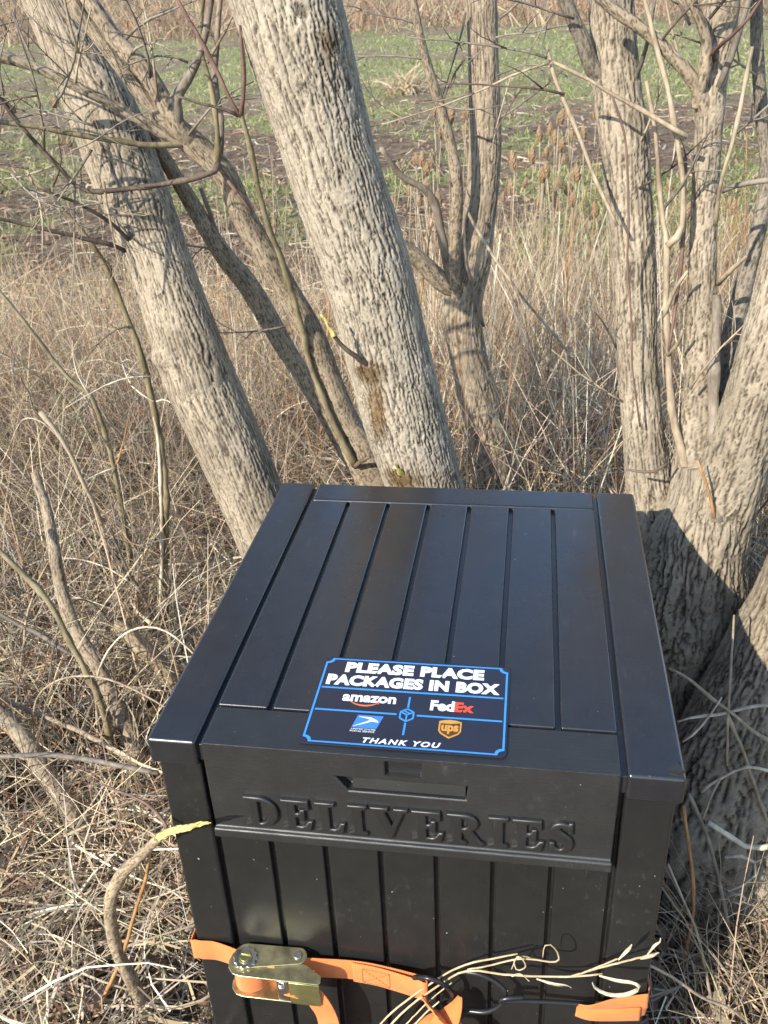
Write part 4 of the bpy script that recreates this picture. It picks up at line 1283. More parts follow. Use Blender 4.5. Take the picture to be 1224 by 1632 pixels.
cane('sapling', 'tall olive sapling curving up left, just left of the leftmost trunk', 'sapling',
     [(-40, 262, 3, .90), (0, 270, 3.4, .90), (55, 290, 3.8, .90), (110, 345, 4.4, .91), (147, 390, 5, .92), (176, 441, 5.6, .93), (206, 515, 6.2, .94), (221, 555, 6.6, .94), (243, 640, 7, .95), (257, 721, 7.4, .96), (265, 794, 7.4, .97), (263, 868, 7.4, .98), (261, 941, 7.6, .99), (263, 1000, 8, 1.0), (265, 1048, 8, 1.0)],
     M_olive, 71, nodes=9, twigs=[(206, 520, .93, -.8, .2, .12, M_darktwig), (176, 440, .92, .5, .7, .10, M_tan), (245, 640, .94, -.8, .5, .14, M_pale), (250, 640, .94, .7, .4, .08, M_pale), (240, 600, .94, -.9, .3, .18, M_pale)])
cane('sapling', 'thinner jointed sapling, red-brown above and olive below, left of the tall olive one', 'sapling',
     [(-30, 440, 3, 1.0), (0, 466, 3.4, 1.0), (29, 500, 3.6, 1.01), (74, 559, 4, 1.03), (110, 603, 4.4, 1.04), (143, 629, 5, 1.05), (162, 673, 5.2, 1.07), (180, 739, 5.4, 1.09), (202, 857, 5.8, 1.11), (213, 923, 6, 1.13), (221, 989, 6, 1.14)],
     M_olive, 72, nodes=6, twigs=[(182, 745, 1.08, .6, .7, .16, M_orangecane), (185, 745, 1.08, -.8, -.1, .12, M_pale), (143, 629, 1.04, -.5, .85, .12, M_pale)])
cane('dead_cane', 'pale dead cane leaning in front of the leftmost trunk', 'cane',
     [(240, 640, 3.5, .95), (252, 700, 3.6, .95), (256, 780, 3.8, .96), (258, 880, 4, .97), (256, 960, 4, .98), (255, 1040, 4, .99)], M_pale, 73, nodes=5)
cane('dead_cane', 'pale dead cane cut off at the top, leaning over the dark tangle', 'cane',
     [(64, 656, 5, .98), (90, 688, 4.6, .98), (110, 720, 4.6, .99), (133, 770, 4.4, 1.0), (150, 805, 4.2, 1.02), (165, 850, 4, 1.05)], M_tan, 74, nodes=3)
cane('broken_stem', 'broken grey stem with snapped top, leaning towards the box', 'broken stem',
     [(55, 752, 6.7, .80), (62, 775, 7.4, .79), (74, 812, 8.1, .77), (85, 868, 8.9, .74), (98, 941, 10.0, .71), (120, 1003, 11.1, .68), (158, 1066, 11.5, .65), (182, 1118, 11.8, .63), (211, 1181, 12.2, .60), (232, 1240, 12.6, .58)], M_stem, 75, nu=12, rough=0.1)
cane('fallen_stem', 'thick grey stem arching out of the straw near the left edge', 'broken stem',
     [(-60, 1095, 12.8, .58), (0, 1138, 14.0, .53), (38, 1176, 14.4, .50), (72, 1233, 14.9, .46), (100, 1275, 15.3, .43), (125, 1318, 15.3, .40), (149, 1368, 15.3, .36), (166, 1416, 15.3, .33), (172, 1440, 15.3, .32)], M_stem, 76, nu=12, rough=0.1)
cane('young_cane', 'dark olive cane slanting down from the left edge', 'cane',
     [(-50, 830, 4.8, .62), (0, 879, 5.4, .62), (58, 936, 6, .61), (90, 980, 6.2, .60), (115, 1030, 6.4, .59), (139, 1075, 6.4, .585), (160, 1122, 6.6, .58), (175, 1180, 6.6, .575), (185, 1260, 6.6, .57)], M_olive, 77, nodes=6)
cane('fallen_stem', 'grey-brown stem lying low across the bottom left straw', 'broken stem',
     [(-40, 1335, 8, .50), (0, 1362, 8.5, .47), (48, 1392, 9, .44), (80, 1425, 9, .40), (105, 1450, 9.5, .37), (168, 1507, 9.5, .26)], M_stem, 78, rough=0.12)
cane('fallen_stem', 'thin reddish stem lying lowest in the bottom left straw', 'broken stem',
     [(-40, 1462, 6, .28), (20, 1480, 6.5, .27), (80, 1512, 6.5, .25), (130, 1545, 6.5, .22), (180, 1556, 6, .2)], M_redt, 79)
cane('fallen_stem', 'straight grey stick pointing at the front left corner of the lid', 'stick',
     [(-40, 1206, 5, .36), (0, 1205, 5.2, .36), (60, 1203, 5.4, .36), (96, 1205, 5.6, .36), (150, 1212, 5.6, .36), (192, 1221, 5.4, .36), (252, 1232, 5, .36)], M_grey, 80, sink=False)
cane('fallen_stem', 'grey stick slanting through the straw above the straight one', 'stick',
     [(-40, 1100, 5, .60), (30, 1126, 5.2, .58), (90, 1150, 5.4, .56), (140, 1172, 5.6, .55), (200, 1205, 5.8, .53), (232, 1232, 5.8, .52)], M_tan, 81)
cane('fallen_stem', 'thin grey stick crossing behind the dark olive cane', 'stick',
     [(-30, 960, 4.4, .78), (20, 990, 4.8, .75), (60, 1010, 5, .73), (100, 1035, 5, .71), (160, 1078, 5.2, .68)], M_grey, 82)
st_ = cane('torn_stump', 'short torn pale stump beside the left edge of the lid', 'stump',
           [(182, 996, 10, .80), (200, 1008, 13, .80), (220, 1026, 14, .80), (240, 1044, 14, .80), (262, 1066, 14, .80), (290, 1105, 15, .80)], M_torn, 83, nu=12, rough=0.22)

# cut curved branch with yellow torn end in front of the box
cp = stem_path([(254, 1334, 7.2, -.012), (225, 1363, 8.5, .005), (192, 1396, 9.8, .025), (176, 1435, 10.2, .04), (178, 1480, 10.2, .05), (190, 1522, 10.2, .06), (211, 1565, 10.6, .07), (235, 1622, 11.0, .08), (250, 1670, 11.5, .09)])
cp = to_ground(cp, 0.04)
cutb = thing('cut_branch', 'curved brown branch with a torn yellow end reaching in front of the box corner', 'branch', base_of(cp))
add_stick('stem', cutb, cp, M_tan, 84, px=False, nu=12, nodes=9, node_amp=0.10)
tp = spline(stem_path([(248, 1338, 6.5, -.010), (268, 1327, 7, -.018), (285, 1322, 7.4, -.024), (305, 1318, 7, -.029), (322, 1313, 6.5, -.033), (337, 1311, 5, -.036)]), 22)
T, N, B = frames(tp[:, :3])
g = np.random.default_rng(5)
spl = []
for k in range(9):
    a = 2 * np.pi * k / 9
    n1 = int(g.uniform(13, 22)) if k else 22
    off = 0.55 * tp[:n1, 3:4] * np.linspace(1, 0.75, n1)[:, None] * (math.cos(a) * N[:n1] + math.sin(a) * B[:n1]) if k else 0
    rr = tp[:n1, 3] * g.uniform(.40, .58) * (1 + 0.15 * g.normal(size=n1)) * np.clip(np.linspace(1.0, 0.05, n1) ** 0.45, .12, 1)
    spl.append(tube(tp[:n1, :3] + off + g.normal(size=(n1, 3)) * 0.0003, rr, 6, k, 0.15))
V, F = merge(spl)
add('torn_end', V, F, M_yellow, cutb, False)
add_stick('side_shoot', cutb, [(266, 1318, 2.6, -.012), (255, 1300, 2.6, .0), (225, 1275, 2.4, .02), (190, 1262, 2, .03), (163, 1250, 1.8, .04)], M_redt, 85)
add_stick('side_shoot', cutb, [(240, 1352, 3.0, .01), (232, 1400, 3, .03), (215, 1455, 3, .05), (196, 1520, 3, .06), (170, 1580, 3, .07), (140, 1640, 3, .09)], M_orangecane, 86)

# canes at the right of the box
cane('orange_cane', 'slim wavy orange-brown cane standing close to the right side of the box', 'cane',
     [(1089, 1284, 2.6, .30), (1092, 1310, 3, .30), (1098, 1350, 3.2, .30), (1104, 1400, 3.4, .30), (1105, 1450, 3.5, .30), (1098, 1493, 3.5, .30), (1088, 1545, 3.6, .30), (1083, 1610, 3.8, .30), (1078, 1680, 4, .30)], M_orangecane, 90, nodes=7)
cane('dead_cane', 'grey dead cane bending in front of the old trunk foot', 'cane',
     [(1098, 1265, 3, .30), (1118, 1310, 3.6, .30), (1135, 1360, 3.8, .30), (1150, 1425, 4, .30), (1162, 1485, 4.2, .29), (1167, 1530, 4, .29), (1164, 1600, 4, .28), (1160, 1680, 4, .28)], M_grey, 91, nodes=4)
cane('dead_cane', 'thin straight dead cane between the orange cane and the box', 'cane',
     [(1065, 1378, 2.4, .22), (1085, 1425, 2.6, .22), (1110, 1485, 2.8, .22), (1125, 1550, 3, .22), (1137, 1620, 3, .22), (1140, 1680, 3, .22)], M_tan, 92)
cane('fallen_stem', 'pale fallen stick crossing the ground right of the strap hook', 'stick',
     [(1035, 1538, 2.5, .10), (1075, 1560, 3, .12), (1120, 1590, 3, .14), (1170, 1612, 3.2, .16), (1224, 1660, 3.2, .18)], M_tan, 93, sink=False)
cane('fallen_stem', 'longer fallen stick lying above the pale one right of the box', 'stick',
     [(1040, 1540, 2.4, .30), (1100, 1545, 2.8, .30), (1165, 1565, 3.4, .30), (1200, 1582, 4, .30), (1250, 1610, 4, .30)], M_grey, 94, sink=False)
dv = thing('dry_vine', 'pale dry vine with forked ends hanging in front of the old trunk', 'vine', tuple(PY(1160, 1140, .42)))
for k, (pts, m) in enumerate([
        ([(1250, 1120, 2.4, .44), (1190, 1128, 2.2, .43), (1150, 1138, 2.4, .42), (1110, 1142, 2.2, .41), (1080, 1150, 1.6, .40)], M_pale),
        ([(1066, 1065, 2, .42), (1095, 1080, 2.4, .42), (1130, 1110, 2.8, .42), (1165, 1135, 2.8, .42), (1200, 1165, 2.8, .42), (1240, 1190, 2.8, .42)], M_tan),
        ([(1170, 980, 1.8, .50), (1165, 1060, 2.2, .45), (1160, 1140, 2.4, .42), (1158, 1220, 2.2, .41)], M_tan),
        ([(1160, 1140, 2.6, .42), (1185, 1200, 3, .42), (1205, 1260, 3.4, .42), (1222, 1310, 3.4, .42), (1235, 1380, 3.4, .42)], M_tan),
        ([(1088, 1182, 1.6, .40), (1110, 1165, 1.8, .40), (1135, 1135, 1.8, .41), (1150, 1112, 1.6, .41)], M_pale),
        ([(1118, 1262, 2.6, .39), (1135, 1248, 2, .39), (1160, 1235, 2, .40), (1190, 1222, 2, .40), (1230, 1230, 2, .41)], M_pale),
        ([(1120, 1305, 1.8, .36), (1135, 1265, 1.8, .38), (1150, 1235, 1.8, .40)], M_tan),
        ([(1128, 1310, 3, .35), (1150, 1325, 3.4, .35), (1175, 1340, 3.8, .35), (1200, 1352, 4.2, .35), (1240, 1345, 4, .35)], M_pale),
        ([(1155, 1366, 1.6, .36), (1180, 1364, 3, .36), (1200, 1372, 2.6, .36), (1206, 1385, 1.8, .36), (1195, 1405, 1.6, .35), (1160, 1420, 1.4, .34)], M_pale),
        ([(1155, 1432, 1.2, .34), (1175, 1424, 1.6, .34), (1188, 1428, 1.6, .34), (1182, 1440, 1.3, .34), (1165, 1436, 1.2, .34)], M_pale)]):
    add_stick('tendril', dv, pts, m, 600 + k, nodes=3)

# sprig of dry weed caught in the strap
sprig = thing('dry_weed_sprig', 'dry straw-coloured weed sprig tucked under the strap across the box front', 'weed', tuple(PY(680, 1590, -.02)))
M_sprig = mat_twig('sprig_straw', (0.30, 0.22, 0.12), (0.54, 0.44, 0.28))
def sp(pts, mat=M_sprig, seed=0):
    pts = [(x, y, r * 0.66, Y) for x, y, r, Y in pts]
    add_stick('stem', sprig, pts, mat, seed, nu=6, n=26, rough=0.04)
sp([(560, 1690, 2.6, -.05), (620, 1618, 2.6, -.03), (690, 1565, 2.6, -.012), (740, 1538, 2.6, -.015), (790, 1527, 2.4, -.018), (825, 1520, 2, -.02)], seed=1)
sp([(580, 1690, 2.6, -.05), (635, 1620, 2.6, -.03), (700, 1570, 2.8, -.012), (745, 1547, 2.8, -.015), (800, 1553, 2.8, -.018), (860, 1556, 2.8, -.02), (920, 1556, 2.6, -.02), (960, 1552, 2.2, -.02)], seed=2)
sp([(910, 1556, 2.6, -.02), (950, 1544, 2.6, -.022), (985, 1535, 2.6, -.024), (1020, 1526, 2.4, -.026), (1046, 1519, 2, -.028)], seed=3)
sp([(925, 1552, 2.2, -.022), (950, 1542, 2.2, -.026), (985, 1528, 2, -.03)], seed=4)
sp([(745, 1545, 2, -.016), (775, 1540, 2.2, -.02), (830, 1528, 2.4, -.024), (885, 1533, 2.2, -.024), (889, 1520, 2, -.026), (878, 1506, 1.8, -.026), (868, 1508, 1.6, -.026), (865, 1526, 1.4, -.026)], seed=5)
sp([(815, 1545, 1.5, -.02), (826, 1524, 1.8, -.026), (838, 1540, 1.8, -.03), (824, 1546, 1.8, -.028), (820, 1530, 1.8, -.026), (834, 1524, 1.6, -.024), (850, 1528, 1.4, -.022)], seed=6)
for k, pts in enumerate([[(600, 1690, 1.8, -.06), (650, 1630, 1.8, -.04), (690, 1590, 1.6, -.02), (720, 1566, 1.4, -.016)], [(625, 1680, 2, -.05), (668, 1625, 2, -.04), (700, 1596, 1.8, -.03)]]):
    sp(pts, seed=20 + k)

def leaf(name, parent, pts, mat, roll=0.3):
    s = stem_path([(x, y, r * 0.62, Y) for x, y, r, Y in pts])
    s[1:-1, :3] += np.random.default_rng(len(BASE)).normal(size=(len(s) - 2, 3)) * 0.0012
    V, F = webbing(np.hstack([s, (roll + np.linspace(-.6, .9, len(s)))[:, None]]), 18, 0.0006, wdir=(0, 0.3, 1))
    return add(name, V, F, mat, parent)
M_leafdry = mat_plain('dry_leaf', (0.46, 0.38, 0.27), 0.8, 0, 0.4, 160, 0.8)
leaf('leaf', sprig, [(855, 1560, 1.5, -.022), (880, 1566, 5, -.026), (900, 1570, 6, -.028), (911, 1574, 2, -.03)], M_leafdry)
leaf('leaf', sprig, [(985, 1530, 1.5, -.03), (995, 1520, 4.2, -.032), (1004, 1512, 3.4, -.034), (1007, 1505, 1, -.034)], M_leafdry)
leaf('leaf', sprig, [(955, 1555, 2, -.022), (985, 1562, 4.5, -.03), (1012, 1566, 5, -.034), (1018, 1575, 5, -.034), (1000, 1586, 5, -.032), (972, 1586, 4.5, -.028), (950, 1576, 4, -.024), (944, 1566, 3, -.022)], M_leafdry)
leaf('leaf', sprig, [(1020, 1528, 2, -.026), (1036, 1526, 4.5, -.03), (1050, 1518, 2, -.032)], M_leafdry)
leaf('leaf', sprig, [(1030, 1524, 1.5, -.026), (1042, 1512, 3.4, -.03), (1050, 1502, 2, -.032), (1053, 1495, 1, -.032)], M_leafdry)
leaf('leaf', sprig, [(815, 1556, 1.5, -.02), (832, 1558, 3.4, -.022), (844, 1564, 1, -.024)], M_leafdry)

# ------------------------------------------------------------------ teasels and dry stalks behind the trees
def head_mesh():
    nu, nv = 10, 9
    V, F = [], []
    for j in range(nv):
        t = j / (nv - 1)
        z = t
        r = 0.5 * math.sin(math.pi * (0.10 + 0.86 * t)) ** 0.75
        for i in range(nu):
            a = 2 * math.pi * (i + 0.5 * (j % 2)) / nu
            k = 1 + (0.16 if (i + j) % 2 else -0.06)
            V.append((r * k * math.cos(a), r * k * math.sin(a), z))
    F = [tuple(f) for f in ring_faces(nv, nu).tolist()] + [tuple(range(nu))[::-1], tuple(range((nv - 1) * nu, nv * nu))]
    # bracts curving up round the base
    for i in range(6):
        a = 2 * math.pi * i / 6
        c, s = math.cos(a), math.sin(a)
        n0 = len(V)
        V += [(0.1 * c - .05 * s, 0.1 * s + .05 * c, 0.0), (0.1 * c + .05 * s, 0.1 * s - .05 * c, 0.0), (0.55 * c, 0.55 * s, 0.10), (0.75 * c, 0.75 * s, 0.60)]
        F += [(n0, n0 + 1, n0 + 2), (n0, n0 + 2, n0 + 3)]
    return np.array(V, float), F
hV, hF = head_mesh()
hV = hV * np.array([0.030, 0.030, 0.070])
head_me = mesh_from('seed_head', hV, hF, False)
head_me.materials.append(M_head)
TE = [(640, 283), (655, 297), (663, 263), (672, 266), (680, 281), (690, 268), (652, 312), (741, 216), (743, 190), (692, 186), (703, 222), (860, 226), (868, 252), (876, 216), (884, 232), (890, 200), (893, 243), (905, 186), (910, 226), (930, 222), (950, 192), (864, 292), (872, 284), (880, 322), (886, 336), (893, 300), (905, 312), (912, 330), (870, 312), (820, 272), (815, 312), (930, 362), (940, 352), (950, 346), (965, 202), (800, 322), (1067, 306), (1160, 332), (1168, 342), (1050, 352), (848, 262), (856, 330), (900, 262), (918, 290), (628, 330), (700, 330), (715, 200), (88, 172), (232, 150), (112, 235), (1092, 352), (1200, 360), (666, 330), (676, 310), (836, 300)]
g = np.random.default_rng(3)
TL = 'dried teasel with a brown bristly head standing in the weeds between trees and field'
for k, (x, y) in enumerate(TE):
    Y = g.uniform(3.7, 4.9)
    p = PY(x, y, Y)
    b = np.array([p[0] + g.normal() * 0.06, p[1] + g.normal() * 0.06, 0])
    b[2] = float(gz(b[0], b[1]))
    t = thing('dried_teasel', TL, 'teasel', tuple(b), 'dried teasels in front of the field')
    mid = (b + p) / 2 + g.normal(size=3) * [0.02, 0.02, 0]
    V, F = stick_mesh(np.array([[*b, .0042], [*mid, .0036], [*p, .0028]]), seed=k, nu=5, n=9)
    add('stem', V, F, M_tan, t)
    h = bpy.data.objects.new('seed_head', head_me)
    COL.objects.link(h)
    h.parent = t
    h.location = Vector(p - b)
    s = g.uniform(0.8, 1.2)
    h.scale = (s, s, s * g.uniform(0.9, 1.2))
    h.rotation_euler = (g.normal() * 0.12, g.normal() * 0.12, g.uniform(0, 6))
    if k % 3 == 0:
        q = mid + (p - mid) * 0.4
        add_twig(t, q, (g.normal(), g.normal() * .3, 0.9), 0.14, 0.0018, M_tan, 900 + k, 0, 0.3, 0.3, 'side_stem')

DL = 'thin upright dead weed stalk in the dry thicket behind the trees'
for k in range(130):
    u = g.uniform()
    y = g.uniform(1.7, 4.6)
    x = g.uniform(-0.2 - 0.22 * y, 0.45 + 0.32 * y) if k % 4 else g.uniform(-0.62 * y - 0.2, -0.2 * y)
    h = g.uniform(0.55, 1.1) * (0.85 if y < 2.6 else 1)
    b = np.array([x, y, float(gz(x, y))])
    lean = g.normal(size=2) * 0.10
    tip = b + np.array([lean[0] * h, lean[1] * h, h])
    mid = (b + tip) / 2 + g.normal(size=3) * [0.02, 0.02, 0]
    r0 = g.uniform(.0022, .0042)
    V, F = stick_mesh(np.array([[*b, r0], [*mid, r0 * .85], [*tip, r0 * .45]]), seed=k + 50, nu=5, n=10)
    parts = [(V, F)]
    if k % 2:
        q = mid + (tip - mid) * g.uniform(0, .6)
        parts += twig_parts(q, (g.normal() * .5, g.normal() * .2, .9), 0.16, r0 * .5, 1200 + k, 1, 0.3, 0.2)
    V, F = merge(parts)
    o = add('dead_stalk', V, F, (M_tan, M_pale, M_tan, M_orangecane)[k % 4] if k % 8 != 3 else M_grey)
    tag(o, DL, 'weed stalk', 'dead stalks behind the trees')

VL = 'thin pale dead vine arching through the dark tangle left of the box'
for k in range(52):
    y = g.uniform(0.5, 2.3)
    x = g.uniform(-0.75 * y - 0.35, -0.22 - 0.12 * y)
    b = np.array([x, y, float(gz(x, y))])
    a = g.uniform(0, 2 * np.pi)
    L = g.uniform(0.25, 0.6)
    hgt = g.uniform(0.12, 0.42)
    d = np.array([math.cos(a), math.sin(a) * .6, 0])
    pts = [[*b, .0022], [*(b + d * L * .15 + [0, 0, hgt * .75]), .0021], [*(b + d * L * .5 + [0, 0, hgt]), .0018], [*(b + d * L * .9 + [0, 0, hgt * g.uniform(.3, .8)]), .0014], [*(b + d * L * 1.05 + g.normal(size=3) * .05 + [0, 0, hgt * .3]), .001]]
    V, F = stick_mesh(np.array(pts), seed=k + 700, nu=5)
    o = add('dead_vine', V, F, (M_pale, M_pale, M_tan, M_grey)[k % 4])
    tag(o, VL, 'vine', 'dead vines left of the box')

SL = 'thin leafless shrub with grey-brown twigs tangled in the dry weeds'
def bare_shrub(x, y, h, seed, mats, nst=4, lean=(0, 0)):
    gg = np.random.default_rng(seed)
    b = (x, y, float(gz(x, y)))
    t = thing('bare_shrub', SL, 'shrub', b, 'leafless shrubs in the weeds')
    for k in range(nst):
        d = np.array([gg.normal() * .38 + lean[0], gg.normal() * .3 + lean[1], 1.0])
        V, F = merge(twig_parts(np.array(b) + [gg.normal() * .02, gg.normal() * .02, -.02], d, h * gg.uniform(.6, 1.1), gg.uniform(.0028, .0048), seed * 13 + k, 4, 0.7, -0.1))
        add('stem', V, F, mats[k % len(mats)], t)
for k in range(26):
    y = g.uniform(0.95, 3.0)
    x = g.uniform(-0.72 * y - 0.35, -0.20 - 0.08 * y)
    bare_shrub(x, y, g.uniform(.35, .75), 2000 + k, [(M_grey, M_stem, M_tan), (M_tan, M_grey, M_olive), (M_stem, M_redt, M_grey)][k % 3], 4)
for k in range(12):
    y = g.uniform(1.3, 3.2)
    x = g.uniform(0.35, 0.6 + 0.38 * y)
    bare_shrub(x, y, g.uniform(.3, .6), 2100 + k, [(M_tan, M_grey), (M_tan, M_redt, M_stem)][k % 2], 3)
for k, (x, y, h) in enumerate([(0.93, 0.95, .5), (0.98, 1.25, .6), (0.90, 1.5, .5), (1.1, 1.0, .5), (-.42, .72, .38), (-.62, .5, .34), (-.75, .8, .45), (-.5, 1.0, .5), (-.95, .95, .5), (-.35, 1.15, .5)]):
    bare_shrub(x, y, h, 2200 + k, (M_grey, M_tan, M_stem), 4, (-.15, 0))

# ------------------------------------------------------------------ uncountable growth
def ribbons(b, az, el, L, w, bend, curl, nseg, roll, taper=0.75, wob=0.0, floor=True, rng=RNG):
    n = len(b)
    P = np.empty((n, nseg + 1, 3))
    P[:, 0] = b
    Dv = np.empty((n, nseg + 1, 3))
    for k in range(nseg + 1):
        t = k / nseg
        e = el - bend * t
        a = az + curl * t + (wob * rng.normal(size=n) if wob else 0)
        d = np.stack([np.cos(e) * np.cos(a), np.cos(e) * np.sin(a), np.sin(e)], 1)
        Dv[:, k] = d
        if k:
            P[:, k] = P[:, k - 1] + (Dv[:, k - 1] + d) / 2 * (L / nseg)[:, None]
    if floor:
        gzv = gz(P[..., 0], P[..., 1]) + 0.004
        P[..., 2] = np.maximum(P[..., 2], gzv)
    up = np.array([0, 0, 1.0])
    S = np.cross(Dv, up)
    S /= np.linalg.norm(S, axis=-1, keepdims=True) + 1e-6
    U = np.cross(S, Dv)
    S = S * np.cos(roll)[:, None, None] + U * np.sin(roll)[:, None, None]
    wt = w[:, None] * (1 - taper * np.linspace(0, 1, nseg + 1)[None]) / 2
    V = np.stack([P - S * wt[..., None], P + S * wt[..., None]], 2)          # n, nseg+1, 2, 3
    base = np.arange(n)[:, None] * (2 * (nseg + 1)) + np.arange(nseg)[None] * 2
    F = np.stack([base, base + 1, base + 3, base + 2], -1).reshape(-1, 4)
    return V.reshape(-1, 3), F, 2 * (nseg + 1)

PAL = {'straw': (0.58, 0.475, 0.32), 'pale': (0.74, 0.65, 0.50), 'tan': (0.42, 0.315, 0.215), 'gold': (0.52, 0.38, 0.20), 'brown': (0.21, 0.135, 0.085), 'grey': (0.30, 0.24, 0.175), 'red': (0.34, 0.17, 0.09), 'dark': (0.10, 0.07, 0.05)}
def colours(n, mix, rng=RNG, var=0.16):
    names = list(mix)
    pr = np.array([mix[k] for k in names], float)
    idx = rng.choice(len(names), n, p=pr / pr.sum())
    c = np.array([PAL[k] for k in names])[idx]
    return np.clip(c * (1 + var * rng.normal(size=(n, 1))) * (1 + 0.04 * rng.normal(size=(n, 3))), 0.01, 0.85)

def outside_box(x, y, m=0.03):
    return ~((x > -m) & (x < LW + m) & (y > -m) & (y < LD + m))

def view_ok(x, y):
    """keep clear of the strip between the lens and the box front"""
    return ~((y < 0.02) & (x > -0.16) & (x < 0.75))

def patch(n, x0, x1, y0, y1, dens=None, rng=RNG):
    x = rng.uniform(x0, x1, n)
    y = rng.uniform(y0, y1, n)
    k = outside_box(x, y) & view_ok(x, y)
    if dens is not None:
        k &= rng.uniform(size=n) < dens(x, y)
    return x[k], y[k]

def growth(name, label, sets, mat, cat='dry grass'):
    Vs, Fs, Cs, n0 = [], [], [], 0
    for (V, F, per), c in sets:
        Vs.append(V)
        Fs.append(F + n0)
        Cs.append(np.repeat(c, per, 0))
        n0 += len(V)
    o = add(name, np.concatenate(Vs), np.concatenate(Fs), mat, cols=np.concatenate(Cs), smooth=True)
    o['kind'] = 'stuff'
    o['label'] = label
    o['category'] = cat
    return o

U = RNG.uniform
Nn = RNG.normal
# matted straw near the box, both sides
sets = []
def clump(x, y):
    return np.clip((fbm(x * 3.2 + 2, y * 3.2 + 5, 61, 3) - 0.33) * 4.5, 0.06, 1)

def lying(n, x0, x1, y0, y1, mix, h=0.16, L=(0.10, 0.42), w=(0.0016, 0.0042), dens=clump, el=(-0.25, 0.55)):
    x, y = patch(int(n * 1.35), x0, x1, y0, y1, dens)
    m = len(x)
    z = gz(x, y) + 0.004 + h * U(0, 1, m) ** 2.2
    sets.append((ribbons(np.stack([x, y, z], 1), U(0, 2 * np.pi, m), U(*el, m), U(*L, m), U(*w, m), U(0.0, 1.5, m), Nn(size=m) * 0.7, 5, U(-1.3, 1.3, m), 0.7, 0.10), colours(m, mix)))
lying(12000, -1.25, 0.0, -0.35, 1.25, {'straw': 6, 'pale': 5, 'tan': 3.5, 'grey': 2, 'brown': 1.5}, 0.15, (0.08, 0.36), (0.0016, 0.0048))
lying(5000, 0.58, 1.5, -0.2, 1.3, {'straw': 3, 'pale': 1.6, 'tan': 3, 'grey': 3, 'brown': 2}, 0.10, (0.08, 0.32))
lying(7500, -2.6, 0.05, 1.1, 2.3, {'grey': 4, 'brown': 3, 'tan': 3.5, 'straw': 2.5, 'pale': 1.4}, 0.22, (0.12, 0.5))
lying(9000, -3.6, 0.4, 2.1, 4.4, {'gold': 3, 'tan': 4, 'straw': 4, 'red': 1.6, 'brown': 1.0, 'pale': 1}, 0.35, (0.2, 0.6), (0.0025, 0.006))
lying(12000, -0.3, 2.4, 0.95, 4.4, {'tan': 4, 'brown': 2.5, 'straw': 3, 'grey': 2, 'red': 1, 'pale': 1}, 0.3, (0.15, 0.55), (0.0022, 0.005))
lying(1000, -1.25, 0.0, -0.35, 1.3, {'straw': 3, 'tan': 4, 'grey': 2, 'brown': 3}, 0.10, (0.06, 0.2), (0.004, 0.009))
lying(700, -1.25, 0.0, -0.35, 1.3, {'straw': 4, 'grey': 2, 'tan': 4}, 0.18, (0.12, 0.4), (0.003, 0.0065))
lying(250, 0.6, 1.5, -0.2, 1.3, {'straw': 3, 'grey': 3, 'tan': 2}, 0.12, (0.12, 0.35), (0.003, 0.006))
lying(500, -2.6, 0.05, 1.1, 2.4, {'pale': 3, 'straw': 3, 'grey': 3, 'tan': 2}, 0.3, (0.2, 0.5), (0.003, 0.0065))
growth('dry_grass', 'matted dry straw and weeds covering the ground round the box and trees', sets, M_veg)

# standing dry grass and fine weeds
sets = []
def standing(n, x0, x1, y0, y1, mix, L, w, lean=0.35, bend=0.9, dens=None):
    x, y = patch(n, x0, x1, y0, y1, dens)
    m = len(x)
    z = gz(x, y)
    sets.append((ribbons(np.stack([x, y, z], 1), U(0, 2 * np.pi, m), np.pi / 2 - np.abs(Nn(size=m)) * lean, U(*L, m), U(*w, m), U(0, bend, m), Nn(size=m) * 0.4, 5, U(-1.5, 1.5, m), 0.65, 0.06), colours(m, mix)))
standing(1300, -1.2, -0.12, 0.15, 1.3, {'straw': 4, 'pale': 5, 'tan': 2, 'grey': 1}, (0.10, 0.36), (0.0018, 0.0038), 0.6, 1.4)
standing(250, 0.62, 1.3, 0.3, 1.2, {'straw': 2, 'pale': 2, 'grey': 2, 'tan': 2}, (0.08, 0.28), (0.0016, 0.003), 0.6, 1.2)
standing(2600, -2.6, 0.0, 1.2, 2.6, {'tan': 3, 'grey': 3, 'straw': 2, 'brown': 2}, (0.15, 0.5), (0.0018, 0.0034), 0.5, 1.2)
standing(6000, -3.6, 0.2, 2.3, 4.6, {'gold': 3, 'tan': 4, 'straw': 4, 'red': 1.5, 'pale': 1}, (0.25, 0.62), (0.002, 0.0045), 0.45, 1.3)
standing(9000, 0.0, 3.0, 1.2, 4.6, {'tan': 4, 'straw': 3, 'pale': 2, 'red': 1, 'brown': 2}, (0.3, 0.85), (0.002, 0.004), 0.24, 0.7)
standing(2600, -2.6, 0.3, 1.5, 3.4, {'tan': 4, 'straw': 2, 'grey': 3, 'red': 1}, (0.35, 0.85), (0.0016, 0.0034), 0.35, 0.9)
standing(4200, -2.4, -0.12, 0.75, 2.5, {'grey': 4, 'brown': 3, 'tan': 3, 'straw': 2, 'red': .6}, (0.25, 0.75), (0.0013, 0.0028), 0.7, 2.0)
standing(1500, 0.66, 1.9, 0.95, 2.6, {'grey': 4, 'brown': 3, 'tan': 3, 'straw': 2, 'red': 1}, (0.25, 0.65), (0.0013, 0.0028), 0.6, 1.8)
standing(1600, 1.0, 3.2, 2.4, 4.6, {'red': 4, 'brown': 3, 'tan': 1}, (0.4, 0.9), (0.002, 0.004), 0.18, 0.5)
